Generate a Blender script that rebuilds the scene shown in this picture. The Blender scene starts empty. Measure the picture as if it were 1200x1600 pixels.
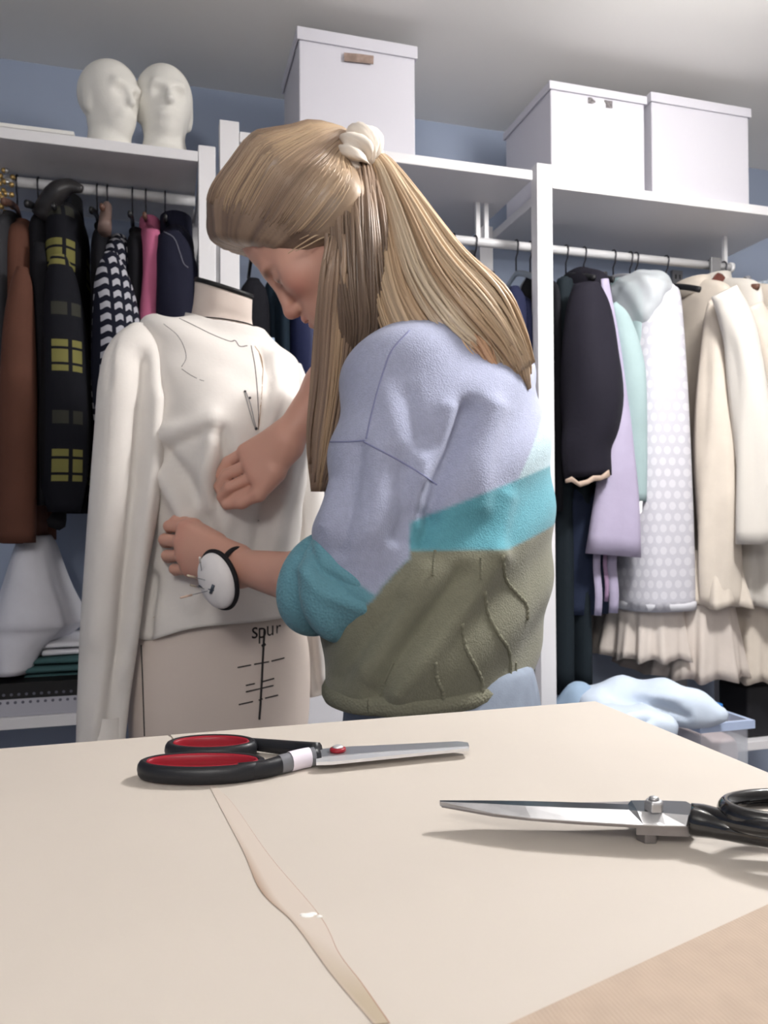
import bpy, bmesh, math, random
import numpy as np
from mathutils import Vector, Matrix
from mathutils.bvhtree import BVHTree

# ------------------------------------------------------------------ camera, world, lamps, exposure
C = bpy.context.scene.collection
SC = bpy.context.scene
FPX = 1200.0
YAW, PITCH, ROLL, EYE = math.radians(16), math.radians(.72), math.radians(.33), 1.05
_fw = np.array([math.sin(YAW), math.cos(YAW), 0.]); _rt = np.array([math.cos(YAW), -math.sin(YAW), 0.])
_up = np.array([0., 0., 1.])
CF = _fw*math.cos(PITCH) + _up*math.sin(PITCH)
_u = _up*math.cos(PITCH) - _fw*math.sin(PITCH)
CR = _rt*math.cos(ROLL) - _u*math.sin(ROLL)
CU = _u*math.cos(ROLL) + _rt*math.sin(ROLL)
EYEP = np.array([0., 0., EYE])
cam_d = bpy.data.cameras.new('camera'); cam = bpy.data.objects.new('camera', cam_d); C.objects.link(cam)
cam_d.sensor_width = 36; cam_d.lens = 36*FPX/1600; cam_d.clip_start = .02
m = Matrix.Identity(4)
for i in range(3):
    m[i][0] = CR[i]; m[i][1] = CU[i]; m[i][2] = -CF[i]
m[2][3] = EYE
cam.matrix_world = m
cam_d.dof.use_dof = True; cam_d.dof.focus_distance = .62; cam_d.dof.aperture_fstop = 27/1.7
SC.camera = cam
w = bpy.data.worlds.new('world'); SC.world = w; w.use_nodes = True
w.node_tree.nodes['Background'].inputs[0].default_value = (.8, .85, 1, 1)
w.node_tree.nodes['Background'].inputs[1].default_value = .25
SC.view_settings.view_transform = 'Standard'; SC.view_settings.look = 'None'
SC.view_settings.gamma = 1; SC.view_settings.use_curve_mapping = False
SC.view_settings.exposure = 0.40
ROOM = (-2.3, 2.7, -2.4, 2.24, 2.295)      # x0 x1 y0 y1 ceiling
LAMPS = [('white globe lamp hanging over the right end of the work table', (1.12, .95, 2.12), .11, 40),     # label, place, radius, glow
         ('unseen white globe lamp added as fill behind the work table', (-.5, -.95, 1.94), .15, 40)]  # unseen fill lamp, added to brighten the ceiling and left side

# ------------------------------------------------------------------ measuring helpers (photo sight lines -> metres in the room)
def ray(px, py): return CF + CR*((px-600)/FPX) - CU*((py-800)/FPX)
def at(px, py, d): return EYEP + ray(px, py)*d
def atY(px, py, Y): r = ray(px, py); return EYEP + r*(Y/r[1])
def atZ(px, py, Z): r = ray(px, py); return EYEP + r*((Z-EYE)/r[2])
def fdir(x, y, z): return _rt*x + _fw*y + _up*z
def fore(P):
    P = np.asarray(P); return np.stack([P@_rt, P@_fw, P[..., 2]], -1)
def proj(P):
    Q = np.asarray(P) - EYEP; z = np.maximum(Q@CF, 1e-3)
    return 600 + FPX*(Q@CR)/z, 800 - FPX*(Q@CU)/z, z
def nrm(v): v = np.asarray(v, float); return v/np.linalg.norm(v)

# ------------------------------------------------------------------ materials
def lin(c):
    c = np.asarray(c, float)/255.
    return np.where(c <= .04045, c/12.92, ((c+.055)/1.055)**2.4)
MATS = {}
def M(name, col=(200, 200, 200), rough=.7, metal=0, bump=None, var=None, spec=.4, vcol=False, trans=0, sheen=0, sss=0, emit=None, alpha=1, coat=0):
    if name in MATS: return MATS[name]
    ma = bpy.data.materials.new(name); ma.use_nodes = True
    nt = ma.node_tree; N = nt.nodes; L = nt.links; b = N['Principled BSDF']
    base = (*lin(col), 1)
    b.inputs['Base Color'].default_value = base
    b.inputs['Roughness'].default_value = rough; b.inputs['Metallic'].default_value = metal
    b.inputs['Specular IOR Level'].default_value = spec
    b.inputs['Transmission Weight'].default_value = trans
    b.inputs['Sheen Weight'].default_value = sheen
    b.inputs['Coat Weight'].default_value = coat
    b.inputs['Alpha'].default_value = alpha
    if sss:
        b.inputs['Subsurface Weight'].default_value = sss
        b.inputs['Subsurface Radius'].default_value = (.012, .005, .003); b.inputs['Subsurface Scale'].default_value = 1
    if emit:
        b.inputs['Emission Color'].default_value = (*lin(emit[0]), 1); b.inputs['Emission Strength'].default_value = emit[1]
    tc = N.new('ShaderNodeTexCoord')
    src = None
    if vcol:
        a = N.new('ShaderNodeVertexColor'); a.layer_name = 'Col'; src = a.outputs['Color']
    if var:                                   # (scale, amount)
        no = N.new('ShaderNodeTexNoise'); no.inputs['Scale'].default_value = var[0]; no.inputs['Detail'].default_value = 4
        L.new(tc.outputs['Object'], no.inputs['Vector'])
        mr = N.new('ShaderNodeMapRange'); mr.inputs['To Min'].default_value = 1-var[1]; mr.inputs['To Max'].default_value = 1+var[1]
        mr.inputs['From Min'].default_value = .3; mr.inputs['From Max'].default_value = .7
        L.new(no.outputs['Fac'], mr.inputs['Value'])
        vm = N.new('ShaderNodeVectorMath'); vm.operation = 'SCALE'
        if src: L.new(src, vm.inputs[0])
        else: vm.inputs[0].default_value = base[:3]
        L.new(mr.outputs['Result'], vm.inputs['Scale']); src = vm.outputs[0]
    if src: L.new(src, b.inputs['Base Color'])
    if bump:                                  # (kind, scale, strength, distance)
        if bump[0] == 'noise':
            t = N.new('ShaderNodeTexNoise'); t.inputs['Scale'].default_value = bump[1]; t.inputs['Detail'].default_value = 5; o = t.outputs['Fac']
        elif bump[0] == 'voronoi':
            t = N.new('ShaderNodeTexVoronoi'); t.inputs['Scale'].default_value = bump[1]; o = t.outputs['Distance']
        else:
            t = N.new('ShaderNodeTexWave'); t.inputs['Scale'].default_value = bump[1]; t.inputs['Distortion'].default_value = 1.5
            t.bands_direction = bump[0]; o = t.outputs['Fac']
        L.new(tc.outputs['Object'], t.inputs['Vector'])
        bp = N.new('ShaderNodeBump'); bp.inputs['Strength'].default_value = bump[2]; bp.inputs['Distance'].default_value = bump[3]
        L.new(o, bp.inputs['Height']); L.new(bp.outputs['Normal'], b.inputs['Normal'])
    MATS[name] = ma; ma['src'] = 1
    return ma
def nodes_of(ma): return ma.node_tree.nodes, ma.node_tree.links
def math_(ma, op, a, b=None, c=None):
    N, L = nodes_of(ma); n = N.new('ShaderNodeMath'); n.operation = op
    for i, v in enumerate((a, b, c)):
        if v is None: continue
        if isinstance(v, (int, float)): n.inputs[i].default_value = v
        else: L.new(v, n.inputs[i])
    return n.outputs[0]
def mixcol(ma, fac, c1, c2):
    N, L = nodes_of(ma); n = N.new('ShaderNodeMix'); n.data_type = 'RGBA'
    L.new(fac, n.inputs[0])
    for v, s in ((c1, n.inputs[6]), (c2, n.inputs[7])):
        if isinstance(v, tuple): s.default_value = (*lin(v), 1)
        else: L.new(v, s)
    return n.outputs[2]
def objxyz(ma):
    N, L = nodes_of(ma); tc = N.new('ShaderNodeTexCoord'); s = N.new('ShaderNodeSeparateXYZ')
    L.new(tc.outputs['Object'], s.inputs[0]); return s.outputs[0], s.outputs[1], s.outputs[2]
def setbase(ma, o):
    N, L = nodes_of(ma); L.new(o, N['Principled BSDF'].inputs['Base Color'])

# ------------------------------------------------------------------ objects
def wloc(o):
    v = np.zeros(3)
    while o is not None: v = v + np.array(o.location); o = o.parent
    return v
def tag(o, label=None, cat=None, group=None, kind=None):
    if label: o['label'] = label
    if cat: o['category'] = cat
    if group: o['group'] = group
    if kind: o['kind'] = kind
    return o
def thing(name, label, cat, loc, group=None):
    o = bpy.data.objects.new(name, None); C.objects.link(o); o.location = tuple(loc); o.empty_display_size = .05
    return tag(o, label, cat, group)
def rawmesh(name, V, F, mat, parent=None, origin=None, col=None, smooth=True, quads=None):
    V = np.asarray(V, float)
    org = wloc(parent) if parent is not None else (np.asarray(origin, float) if origin is not None else np.zeros(3))
    me = bpy.data.meshes.new(name); Vl = V - org
    if quads is not None:
        me.vertices.add(len(Vl)); me.vertices.foreach_set('co', Vl.ravel())
        nq = len(quads); me.loops.add(nq*4); me.loops.foreach_set('vertex_index', np.asarray(quads, np.int32).ravel())
        me.polygons.add(nq); me.polygons.foreach_set('loop_start', np.arange(0, nq*4, 4, dtype=np.int32))
        me.polygons.foreach_set('loop_total', np.full(nq, 4, np.int32)); me.update(calc_edges=True); me.validate()
    else:
        me.from_pydata([tuple(v) for v in Vl], [], F); me.update()
    me.polygons.foreach_set('use_smooth', np.full(len(me.polygons), smooth, bool))
    if col is not None:
        a = me.color_attributes.new('Col', 'FLOAT_COLOR', 'POINT')
        a.data.foreach_set('color', np.concatenate([np.asarray(col, float), np.ones((len(V), 1))], 1).ravel())
    if mat: me.materials.append(mat)
    o = bpy.data.objects.new(name, me); C.objects.link(o)
    if parent is not None: o.parent = parent
    else: o.location = tuple(org)
    return o
def autosmooth(o, ang=35):
    me = o.data; bm = bmesh.new(); bm.from_mesh(me)
    for e in bm.edges: e.smooth = len(e.link_faces) == 2 and e.calc_face_angle(0) < math.radians(ang)
    bm.to_mesh(me); bm.free(); return o
def bevel(o, w, seg=2):
    b = o.modifiers.new('bevel', 'BEVEL'); b.width = w; b.segments = seg; b.limit_method = 'ANGLE'; return o

def _rot_frames(P):
    P = np.asarray(P, float); T = np.gradient(P, axis=0); T /= np.linalg.norm(T, axis=1)[:, None] + 1e-12
    a = np.array([0, 0, 1.]) if abs(T[0][2]) < .9 else np.array([1., 0, 0])
    n = nrm(np.cross(T[0], a)); Ns = [n]
    for i in range(1, len(P)):
        n = n - T[i]*(n@T[i]); n = nrm(n); Ns.append(n)
    Ns = np.array(Ns); return T, Ns, np.cross(T, Ns)
def spline(pts, n):
    """Catmull-Rom through pts, n samples (any dimension)"""
    P = np.asarray(pts, float); 
    if len(P) == 2: return np.linspace(P[0], P[1], n)
    Q = np.vstack([2*P[0]-P[1], P, 2*P[-1]-P[-2]]); t = np.linspace(0, len(P)-1-1e-9, n); i = t.astype(int); f = (t-i)[:, None]
    a, b, c, d = Q[i], Q[i+1], Q[i+2], Q[i+3]
    return .5*((2*b)+(-a+c)*f+(2*a-5*b+4*c-d)*f*f+(-a+3*b-3*c+d)*f**3)

class MB:
    def __init__(s): s.V = []; s.F = []; s.K = []; s.n = 0
    def add(s, V, F, col=None):
        V = np.asarray(V, float); s.V.append(V); n = s.n
        s.F += [tuple(int(i)+n for i in f) for f in F]
        s.K.append(np.tile(lin(col) if col is not None else (1, 1, 1), (len(V), 1))); s.n += len(V); return s
    def box(s, lo, hi, col=None):
        x0, y0, z0 = lo; x1, y1, z1 = hi
        V = [(x0,y0,z0),(x1,y0,z0),(x1,y1,z0),(x0,y1,z0),(x0,y0,z1),(x1,y0,z1),(x1,y1,z1),(x0,y1,z1)]
        return s.add(V, [(0,3,2,1),(4,5,6,7),(0,1,5,4),(1,2,6,5),(2,3,7,6),(3,0,4,7)], col)
    def rings(s, R, caps=True, col=None, closed=True):
        """R: (n,m,3) rings -> lofted skin"""
        R = np.asarray(R, float); n, m = R.shape[:2]; F = []
        for i in range(n-1):
            for j in range(m if closed else m-1):
                k = (j+1) % m; F.append((i*m+j, i*m+k, (i+1)*m+k, (i+1)*m+j))
        if caps and closed:
            F.append(tuple(range(m-1, -1, -1))); F.append(tuple((n-1)*m+j for j in range(m)))
        return s.add(R.reshape(-1, 3), F, col)
    def tube(s, P, r, m=8, caps=True, col=None, flat=None, flatdir=None):
        P = np.asarray(P, float); r = np.broadcast_to(np.asarray(r, float), (len(P),)); T, A, B = _rot_frames(P)
        if flatdir is not None:
            fd = np.asarray(flatdir, float); A = fd - T*(T@fd)[:, None]; A /= np.linalg.norm(A, axis=1)[:, None]; B = np.cross(T, A)
        th = np.linspace(0, 2*math.pi, m, endpoint=False); fl = 1 if flat is None else flat
        R = P[:, None] + (np.cos(th)[None, :, None]*A[:, None]*fl + np.sin(th)[None, :, None]*B[:, None])*r[:, None, None]
        return s.rings(R, caps, col)
    def lathe(s, prof, c, axis=(0, 0, 1), m=24, col=None, sx=1, sy=1):
        ax = nrm(axis); a = nrm(np.cross(ax, (0.3, 1, .2) if abs(ax[2]) > .8 else (0, 0, 1))); b = np.cross(ax, a)
        th = np.linspace(0, 2*math.pi, m, endpoint=False)
        R = [np.asarray(c) + ax*z + (np.cos(th)[:, None]*a*sx + np.sin(th)[:, None]*b*sy)*r for r, z in prof]
        return s.rings(np.array(R), True, col)
    def grid(s, G, col=None):
        G = np.asarray(G, float); n, m = G.shape[:2]
        return s.add(G.reshape(-1, 3), [(i*m+j, i*m+j+1, (i+1)*m+j+1, (i+1)*m+j) for i in range(n-1) for j in range(m-1)], col)
    def prism(s, poly, d, col=None):
        """poly: list of 3D points (planar), extruded by vector d"""
        P = np.asarray(poly, float); n = len(P); Q = P + np.asarray(d, float)
        F = [tuple(range(n-1, -1, -1)), tuple(range(n, 2*n))] + [(i, (i+1) % n, n+(i+1) % n, n+i) for i in range(n)]
        return s.add(np.vstack([P, Q]), F, col)
    def build(s, name, mat, parent=None, origin=None, smooth=True, vcol=False):
        V = np.vstack(s.V)
        return rawmesh(name, V, s.F, mat, parent, origin, np.vstack(s.K) if vcol else None, smooth)
def box_obj(name, lo, hi, mat, parent=None, bev=.0015, origin=None):
    lo = np.array(lo, float); hi = np.array(hi, float)
    if parent is None and origin is None: origin = ((lo[0]+hi[0])/2, (lo[1]+hi[1])/2, lo[2])
    o = MB().box(lo, hi).build(name, mat, parent, origin, smooth=False)
    if bev: bevel(o, bev)
    return o
def fix_normals(o):
    bm = bmesh.new(); bm.from_mesh(o.data); bmesh.ops.recalc_face_normals(bm, faces=bm.faces); bm.to_mesh(o.data); bm.free(); return o

# ------------------------------------------------------------------ implicit surfaces -> quad meshes (blockwise surface nets)
def P_cone(a, b, ra, rb, k=.01, op='+'):
    a = np.asarray(a, float); b = np.asarray(b, float); ba = b-a; L2 = ba@ba + 1e-12
    def f(P):
        h = np.clip(((P-a)@ba)/L2, 0, 1); return np.linalg.norm(P-a-h[:, None]*ba, axis=1) - (ra+(rb-ra)*h)
    r = max(ra, rb); return (op, k, f, np.minimum(a, b)-r, np.maximum(a, b)+r)
def P_ell(c, r, R=None, k=.02, op='+'):
    c = np.asarray(c, float); r = np.asarray(r, float); R = np.eye(3) if R is None else np.asarray(R, float)   # rows = axes
    def f(P):
        q = (P-c)@R.T; k0 = np.linalg.norm(q/r, axis=1); k1 = np.linalg.norm(q/(r*r), axis=1); return k0*(k0-1)/np.maximum(k1, 1e-6)
    e = np.sqrt(((R*r[:, None])**2).sum(0)); return (op, k, f, c-e, c+e)
def P_torus(c, ax, R0, r0, k=.01, op='+'):
    c = np.asarray(c, float); ax = nrm(ax)
    def f(P):
        q = P-c; h = q@ax; rad = np.linalg.norm(q-h[:, None]*ax, axis=1); return np.hypot(rad-R0, h)-r0
    e = R0+r0; return (op, k, f, c-e, c+e)
def P_plane(p, n, k=.003, op='-'):      # removes the half space n points into
    p = np.asarray(p, float); n = nrm(n)
    return (op, k, lambda P: -((P-p)@n), np.full(3, -9.), np.full(3, 9.))
def P_box(c, half, rr, R=None, k=.01, op='+'):
    c = np.asarray(c, float); half = np.asarray(half, float); R = np.eye(3) if R is None else np.asarray(R, float)
    def f(P):
        q = np.abs((P-c)@R.T) - half + rr
        return np.linalg.norm(np.maximum(q, 0), axis=1) + np.minimum(q.max(1), 0) - rr
    e = np.sqrt(((R*half[:, None])**2).sum(0)); return (op, k, f, c-e, c+e)
def chain(pts, radii, k=.006):
    return [P_cone(pts[i], pts[i+1], radii[i], radii[i+1], k) for i in range(len(pts)-1)]
def sdf_eval(prims, P):
    d = np.full(len(P), 1e3)
    for op, k, f, lo, hi in prims:
        e = f(P)
        if op == '+':
            h = np.maximum(k-np.abs(d-e), 0)/k; d = np.minimum(d, e) - h*h*k*.25
        else:
            e = -e; h = np.maximum(k-np.abs(d-e), 0)/k; d = np.maximum(d, e) + h*h*k*.25
    return d
_CO = np.array([(i, j, k) for i in (0, 1) for j in (0, 1) for k in (0, 1)])
_ED = [(a, b) for a in range(8) for b in range(a+1, 8) if np.abs(_CO[a]-_CO[b]).sum() == 1]
def sdf_mesh(prims, h, B=12):
    bs = B*h; cand = set()
    for op, k, f, lo, hi in prims:
        if op != '+': continue
        a = np.floor((lo-k-h)/bs).astype(int); b = np.floor((hi+k+h)/bs).astype(int)
        for i in range(a[0], b[0]+1):
            for j in range(a[1], b[1]+1):
                for l in range(a[2], b[2]+1): cand.add((i, j, l))
    g = np.arange(B+1)*h; G = np.stack(np.meshgrid(g, g, g, indexing='ij'), -1).reshape(-1, 3)
    hb = bs*math.sqrt(3)/2; keys = []; verts = []; ek = []; OFF = 1 << 19
    key = lambda I: ((I[..., 0]+OFF) << 42) | ((I[..., 1]+OFF) << 21) | (I[..., 2]+OFF)
    for c in cand:
        o = np.array(c)*bs; ctr = (o + bs/2)[None]
        near = [p for p in prims if np.all(o-p[1]-h < p[4]) and np.all(o+bs+p[1]+h > p[3])]
        if not any(p[0] == '+' for p in near): continue
        if abs(sdf_eval(near, ctr)[0]) > hb*1.6: continue
        d = sdf_eval(near, G+o)
        if d.min() > 0 or d.max() < 0: continue
        d = d.reshape(B+1, B+1, B+1); base = np.array(c)*B
        cs = np.stack([d[i:B+i, j:B+j, l:B+l] for i, j, l in _CO], -1); ins = cs < 0
        act = ins.any(-1) & ~ins.all(-1); idx = np.argwhere(act); cv = cs[act]
        acc = np.zeros((len(idx), 3)); cnt = np.zeros(len(idx))
        for a, b in _ED:
            x = (cv[:, a] < 0) != (cv[:, b] < 0); t = np.where(x, cv[:, a]/(cv[:, a]-cv[:, b]+1e-20), 0)
            acc += np.where(x[:, None], _CO[a] + t[:, None]*(_CO[b]-_CO[a]), 0); cnt += x
        verts.append((base+idx+acc/cnt[:, None])*h); keys.append(key(base+idx))
        s = d < 0
        for ax in range(3):
            A = s[:B, :B, :B]; Bv = [s[1:, :B, :B], s[:B, 1:, :B], s[:B, :B, 1:]][ax]
            e = np.argwhere(A != Bv)
            if len(e): ek.append((base+e, np.full(len(e), ax), A[tuple(e.T)]))
    K = np.concatenate(keys); V = np.concatenate(verts); o = np.argsort(K); K = K[o]; V = V[o]
    E = np.concatenate([x[0] for x in ek]); AX = np.concatenate([x[1] for x in ek]); S = np.concatenate([x[2] for x in ek]); Q = []
    for ax in range(3):
        e = E[AX == ax]; s = S[AX == ax]; u = np.eye(3, dtype=int)[(ax+1) % 3]; v = np.eye(3, dtype=int)[(ax+2) % 3]
        q = np.stack([key(e-u-v), key(e-v), key(e), key(e-u)], 1); i = np.clip(np.searchsorted(K, q), 0, len(K)-1)
        ok = (K[i] == q).all(1); i = i[ok]; s = s[ok]; i[~s] = i[~s][:, ::-1]; Q.append(i)
    return V, np.concatenate(Q)
def vnormals(V, Q):
    a = V[Q[:, 2]]-V[Q[:, 0]]; b = V[Q[:, 3]]-V[Q[:, 1]]; n = np.cross(a, b); N = np.zeros_like(V)
    for i in range(4): np.add.at(N, Q[:, i], n)
    return N/(np.linalg.norm(N, axis=1)[:, None]+1e-12)
def relax(V, Q, it=1, lam=.5):
    for _ in range(it):
        S = np.zeros_like(V); c = np.zeros(len(V))
        for i in range(4):
            for j in (1, 3): np.add.at(S, Q[:, i], V[Q[:, (i+j) % 4]]); np.add.at(c, Q[:, i], 1)
        V = V + lam*(S/np.maximum(c, 1)[:, None]-V)
    return V
def polydist(px, py, line):
    """distance in the picture plane to a polyline, used to place folds where they are seen"""
    L = np.asarray(line, float); d = np.full(len(px), 1e9); P = np.stack([px, py], 1)
    for a, b in zip(L[:-1], L[1:]):
        ba = b-a; t = np.clip(((P-a)@ba)/(ba@ba), 0, 1); d = np.minimum(d, np.linalg.norm(P-a-t[:, None]*ba, axis=1))
    return d
def sculpt(V, N, folds, facing=True):
    px, py, z = proj(V); f = np.clip(-(N@CF)*3, 0, 1) if facing else np.ones(len(V)); D = np.zeros(len(V))
    for line, amp, sig in folds: D += amp*np.exp(-(polydist(px, py, line)/sig)**2)
    return V + N*(D*f)[:, None]
def bvh_of(*objs):
    V = []; F = []
    for o in objs:
        off = wloc(o); n = len(V); V += [Vector(v.co)+Vector(off) for v in o.data.vertices]
        F += [[i+n for i in p.vertices] for p in o.data.polygons]
    return BVHTree.FromPolygons(V, F)
def cast(b, px, py, lift=.0004):
    r = nrm(ray(px, py)); h = b.ray_cast(Vector(EYEP), Vector(r))
    if h[0] is None: return None
    n = np.array(h[1]); 
    if n@r > 0: n = -n
    return np.array(h[0]) + n*lift
def surf_line(b, line, n=24, lift=.0004):
    P = [cast(b, x, y, lift) for x, y in spline(line, n)]; P = [p for p in P if p is not None]
    return np.array(P) if len(P) > 2 else None
def printed_text(name, txt, b, px, py, size, parent, mat, slope=0., lift=.0006, xs=1.):
    cu = bpy.data.curves.new('t', 'FONT'); cu.body = txt; cu.size = 1; cu.align_x = 'CENTER'; cu.align_y = 'CENTER'; cu.resolution_u = 3
    to = bpy.data.objects.new('t', cu); C.objects.link(to); bpy.context.view_layer.update()
    me = to.evaluated_get(bpy.context.evaluated_depsgraph_get()).to_mesh()
    V = [np.array(v.co) for v in me.vertices]; F = [tuple(p.vertices) for p in me.polygons]; W = []
    for v in V:
        x = px + v[0]*size*xs; y = py - v[1]*size + slope*v[0]*size*xs; p = cast(b, x, y, lift); W.append(p if p is not None else at(x, y, 1.4))
    to.to_mesh_clear(); C.objects.unlink(to); bpy.data.objects.remove(to); bpy.data.curves.remove(cu)
    return rawmesh(name, W, F, mat, parent, smooth=False)
rng = np.random.default_rng(7); random.seed(7)
# ------------------------------------------------------------------ lamps and room shell
for lb, (lx, ly, z_), lr, pw in LAMPS:        # globes: the glowing ball itself lights the room
    t = thing('pendant_lamp', lb, 'lamp', (lx, ly, z_-lr)); a_ = np.linspace(-math.pi/2+.02, math.pi/2-.3, 16)
    MB().lathe([(lr*math.cos(q), lr*math.sin(q)) for q in a_], (lx, ly, z_), m=32).build('globe', M('frosted globe %.2f' % lr, (255, 251, 247), .4, emit=((255, 251, 247), pw)), t)
    MB().tube([(lx, ly, z_+lr*.9), (lx, ly, ROOM[4]-.001)], .004, 8).build('cord', M('lamp white', (235, 235, 235), .5), t)
    if lr < .12:                                # this one also has a downward spot in its foot
        MB().lathe([(.09, -.03), (.095, -.02), (.06, 0)], (lx, ly, z_-lr), m=30).build('lamp_foot', M('lamp white'), t)
        ld = bpy.data.lights.new('lamp_light', 'AREA'); ld.shape = 'DISK'; ld.size = .2; ld.energy = 17.5; ld.color = (1, .985, .975)
        lo = bpy.data.objects.new('lamp_light', ld); C.objects.link(lo); lo.location = (0, 0, -.034); lo.parent = t
x0, x1, y0, y1, zc = ROOM
def struct(name, lo, hi, mat): return tag(box_obj(name, lo, hi, mat, bev=0), kind='structure')
m_wall = M('blue wall paint', (158, 170, 192), .85, bump=('noise', 60, .08, .002), var=(3, .03))
m_ceil = M('white ceiling paint', (238, 237, 234), .9, bump=('noise', 50, .06, .002))
struct('wall_back', (x0-.1, y1, -.1), (x1+.1, y1+.1, zc+.1), m_wall)
struct('wall_left', (x0-.1, y0, 0), (x0, y1, zc), m_wall)
struct('wall_right', (x1, y0, 0), (x1+.1, y1, zc), M('white wall paint', (226, 226, 226), .85))
struct('wall_front', (x0-.1, y0-.1, 0), (x1+.1, y0, zc), M('white wall paint'))
struct('ceiling', (x0-.1, y0-.1, zc), (x1+.1, y1, zc+.1), m_ceil)
struct('floor', (x0-.1, y0-.1, -.1), (x1+.1, y1, 0), M('grey vinyl floor', (120, 112, 112), .6, var=(6, .08)))
struct('baseboard_back', (x0, y1-.014, 0), (x1, y1, .09), M('white wall paint'))

# ------------------------------------------------------------------ wardrobe racks
m_rack = M('white lacquered rack', (226, 225, 228), .45, bump=('noise', 90, .04, .001))
m_rail = M('white rail', (220, 220, 222), .3)
m_under = m_rack
def rail(name, x0, x1, z, parent):
    return MB().tube([(x0, 1.96, z), (x1, 1.96, z)], .0125, 14).build(name, m_rail, parent)
RK = thing('clothes_rack', 'white two-bay clothes rack with square posts behind the woman', 'clothes rack', (.95, 1.99, 0))
for X in (.1255, .9305, 1.79):
    for Y in (1.79, 2.165):
        box_obj('post', (X, Y, 0), (X+.044, Y+.035, 1.978 if Y < 2 else 1.955), m_rack, RK)
    for zz in (.50,): box_obj('side_bar', (X+.008, 1.825, zz), (X+.036, 2.165, zz+.05), m_rack, RK)
box_obj('shelf_board', (.1705, 1.79, 1.931), (.918, 2.2, 1.956), m_rack, RK)
box_obj('shelf_board', (.9755, 1.79, 1.916), (1.788, 2.2, 1.942), m_rack, RK)
box_obj('shelf_board', (.1705, 1.80, .40), (.929, 2.2, .425), m_rack, RK)
box_obj('shelf_board', (1.50, 1.80, .40), (1.788, 2.2, .425), m_rack, RK)
rail('hanging_rail', .17, 1.668, 1.822, RK)
for X, z in ((.83, 1.931), (.855, 1.931), (1.645, 1.916)):
    MB().box((X, 1.955, 1.822), (X+.012, 1.965, z)).build('rail_bracket', m_rail, RK, smooth=False)
MB().tube([(1.668, 1.96, 1.822), (1.676, 1.96, 1.822)], .016, 14).build('rail_end_cap', m_rail, RK)

LK = thing('clothes_rack', 'lower white clothes rack at the left end of the wall with foam heads on top', 'clothes rack', (-.6, 1.99, 0))
for X in (-1.3, .0775):
    for Y in (1.79, 2.165): box_obj('post', (X, Y, 0), (X+.0385, Y+.035, 1.913), m_rack, LK)
    for zz in (1.865, 1.70): box_obj('side_bar', (X+.006, 1.825, zz), (X+.032, 2.165, zz+.04), m_rack, LK)
box_obj('shelf_board', (-1.26, 1.79, 1.874), (.0765, 2.2, 1.898), m_rack, LK)
box_obj('shelf_board', (-1.26, 1.79, .613), (.0765, 2.2, .638), m_rack, LK)
rail('hanging_rail', -1.26, .0765, 1.852, LK)
tag(box_obj('foam_sheet', (-1.1, 1.79, 1.8985), (-.187, 2.1, 1.9075), M('foam white', (232, 231, 228), .9)),
    'thin flat white foam sheet lying on the left shelf', 'foam sheet')

# perforated steel uprights screwed to the wall
m_steel = M('perforated grey steel', (150, 150, 152), .45, metal=.6)
for px, py, lb in ((303, 370, 'grey perforated wall strip at the right end of the left rail'), (735, 400, 'grey perforated wall strip behind the ponytail'), (1058, 440, 'grey perforated wall strip behind the right-hand rail')):
    X = atY(px, py, 2.23)[0]
    t = thing('wall_strip', lb, 'wall strip', (X, 2.232, .35))
    box_obj('channel', (X-.02, 2.226, .35), (X+.02, 2.2395, 1.9), m_steel, t)
    hb = MB()
    for k in range(31):
        for dx in (-.008, .008): hb.box((X+dx-.0025, 2.2252, .37+k*.05), (X+dx+.0025, 2.2262, .385+k*.05))
    tag(hb.build('slots', M('dark slot', (30, 30, 34), .8), t, smooth=False), kind='stuff')

# ------------------------------------------------------------------ cardboard boxes on the shelves
m_card = M('white cardboard', (214, 213, 222), .75, bump=('noise', 40, .05, .002))
def lidded_box(lb, X0, X1, Y0, Y1, z0, z1, lid_z, tilt=0):
    t = thing('storage_box', lb, 'box', ((X0+X1)/2, (Y0+Y1)/2, z0), 'lidded boxes on the rack shelves')
    b = MB().box((X0+.006, Y0+.006, z0), (X1-.006, Y1-.006, z1-.008)); bevel(b.build('box_body', m_card, t, smooth=False), .003)
    l = MB(); th = .004                      # lid: top sheet and a hollow skirt, a little askew
    O = [(X0, Y0), (X1, Y0), (X1, Y1), (X0, Y1)]; I = [(X0+th, Y0+th), (X1-th, Y0+th), (X1-th, Y1-th), (X0+th, Y1-th)]
    zt = [z1+tilt*(x-X0)/(X1-X0) for x, y in O]; zb = [lid_z+tilt*(x-X0)/(X1-X0) for x, y in O]
    V = [(x, y, z) for (x, y), z in zip(O, zt)] + [(x, y, z) for (x, y), z in zip(O, zb)] + [(x, y, z) for (x, y), z in zip(I, zb)] + [(x, y, z-th) for (x, y), z in zip(I, zt)]
    F = [(0, 1, 2, 3), (15, 14, 13, 12)]
    for i in range(4):
        j = (i+1) % 4; F += [(4+i, 4+j, j, i), (8+i, 8+j, 4+j, 4+i), (12+i, 12+j, 8+j, 8+i)]
    l.add(V, F); bevel(l.build('box_lid', m_card, t, smooth=False), .0015)
    return t
ba = lidded_box('tall white lidded box with a brown tag, standing above the woman', .309, .614, 1.81, 2.06, 1.956, 2.240, 2.209)
bb = lidded_box('white lidded box with torn label scraps, left of the right-hand pair', .980, 1.277, 1.81, 2.10, 1.942, 2.212, 2.190)
bc = lidded_box('plain white lidded box at the right end of the shelf', 1.289, 1.622, 1.81, 2.10, 1.942, 2.228, 2.202)
def front_patch(name, pts, Y, mat, parent): 
    return MB().prism([atY(x, y, Y) for x, y in pts][::-1], (0, .0012, 0)).build(name, mat, parent, smooth=False)
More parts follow.
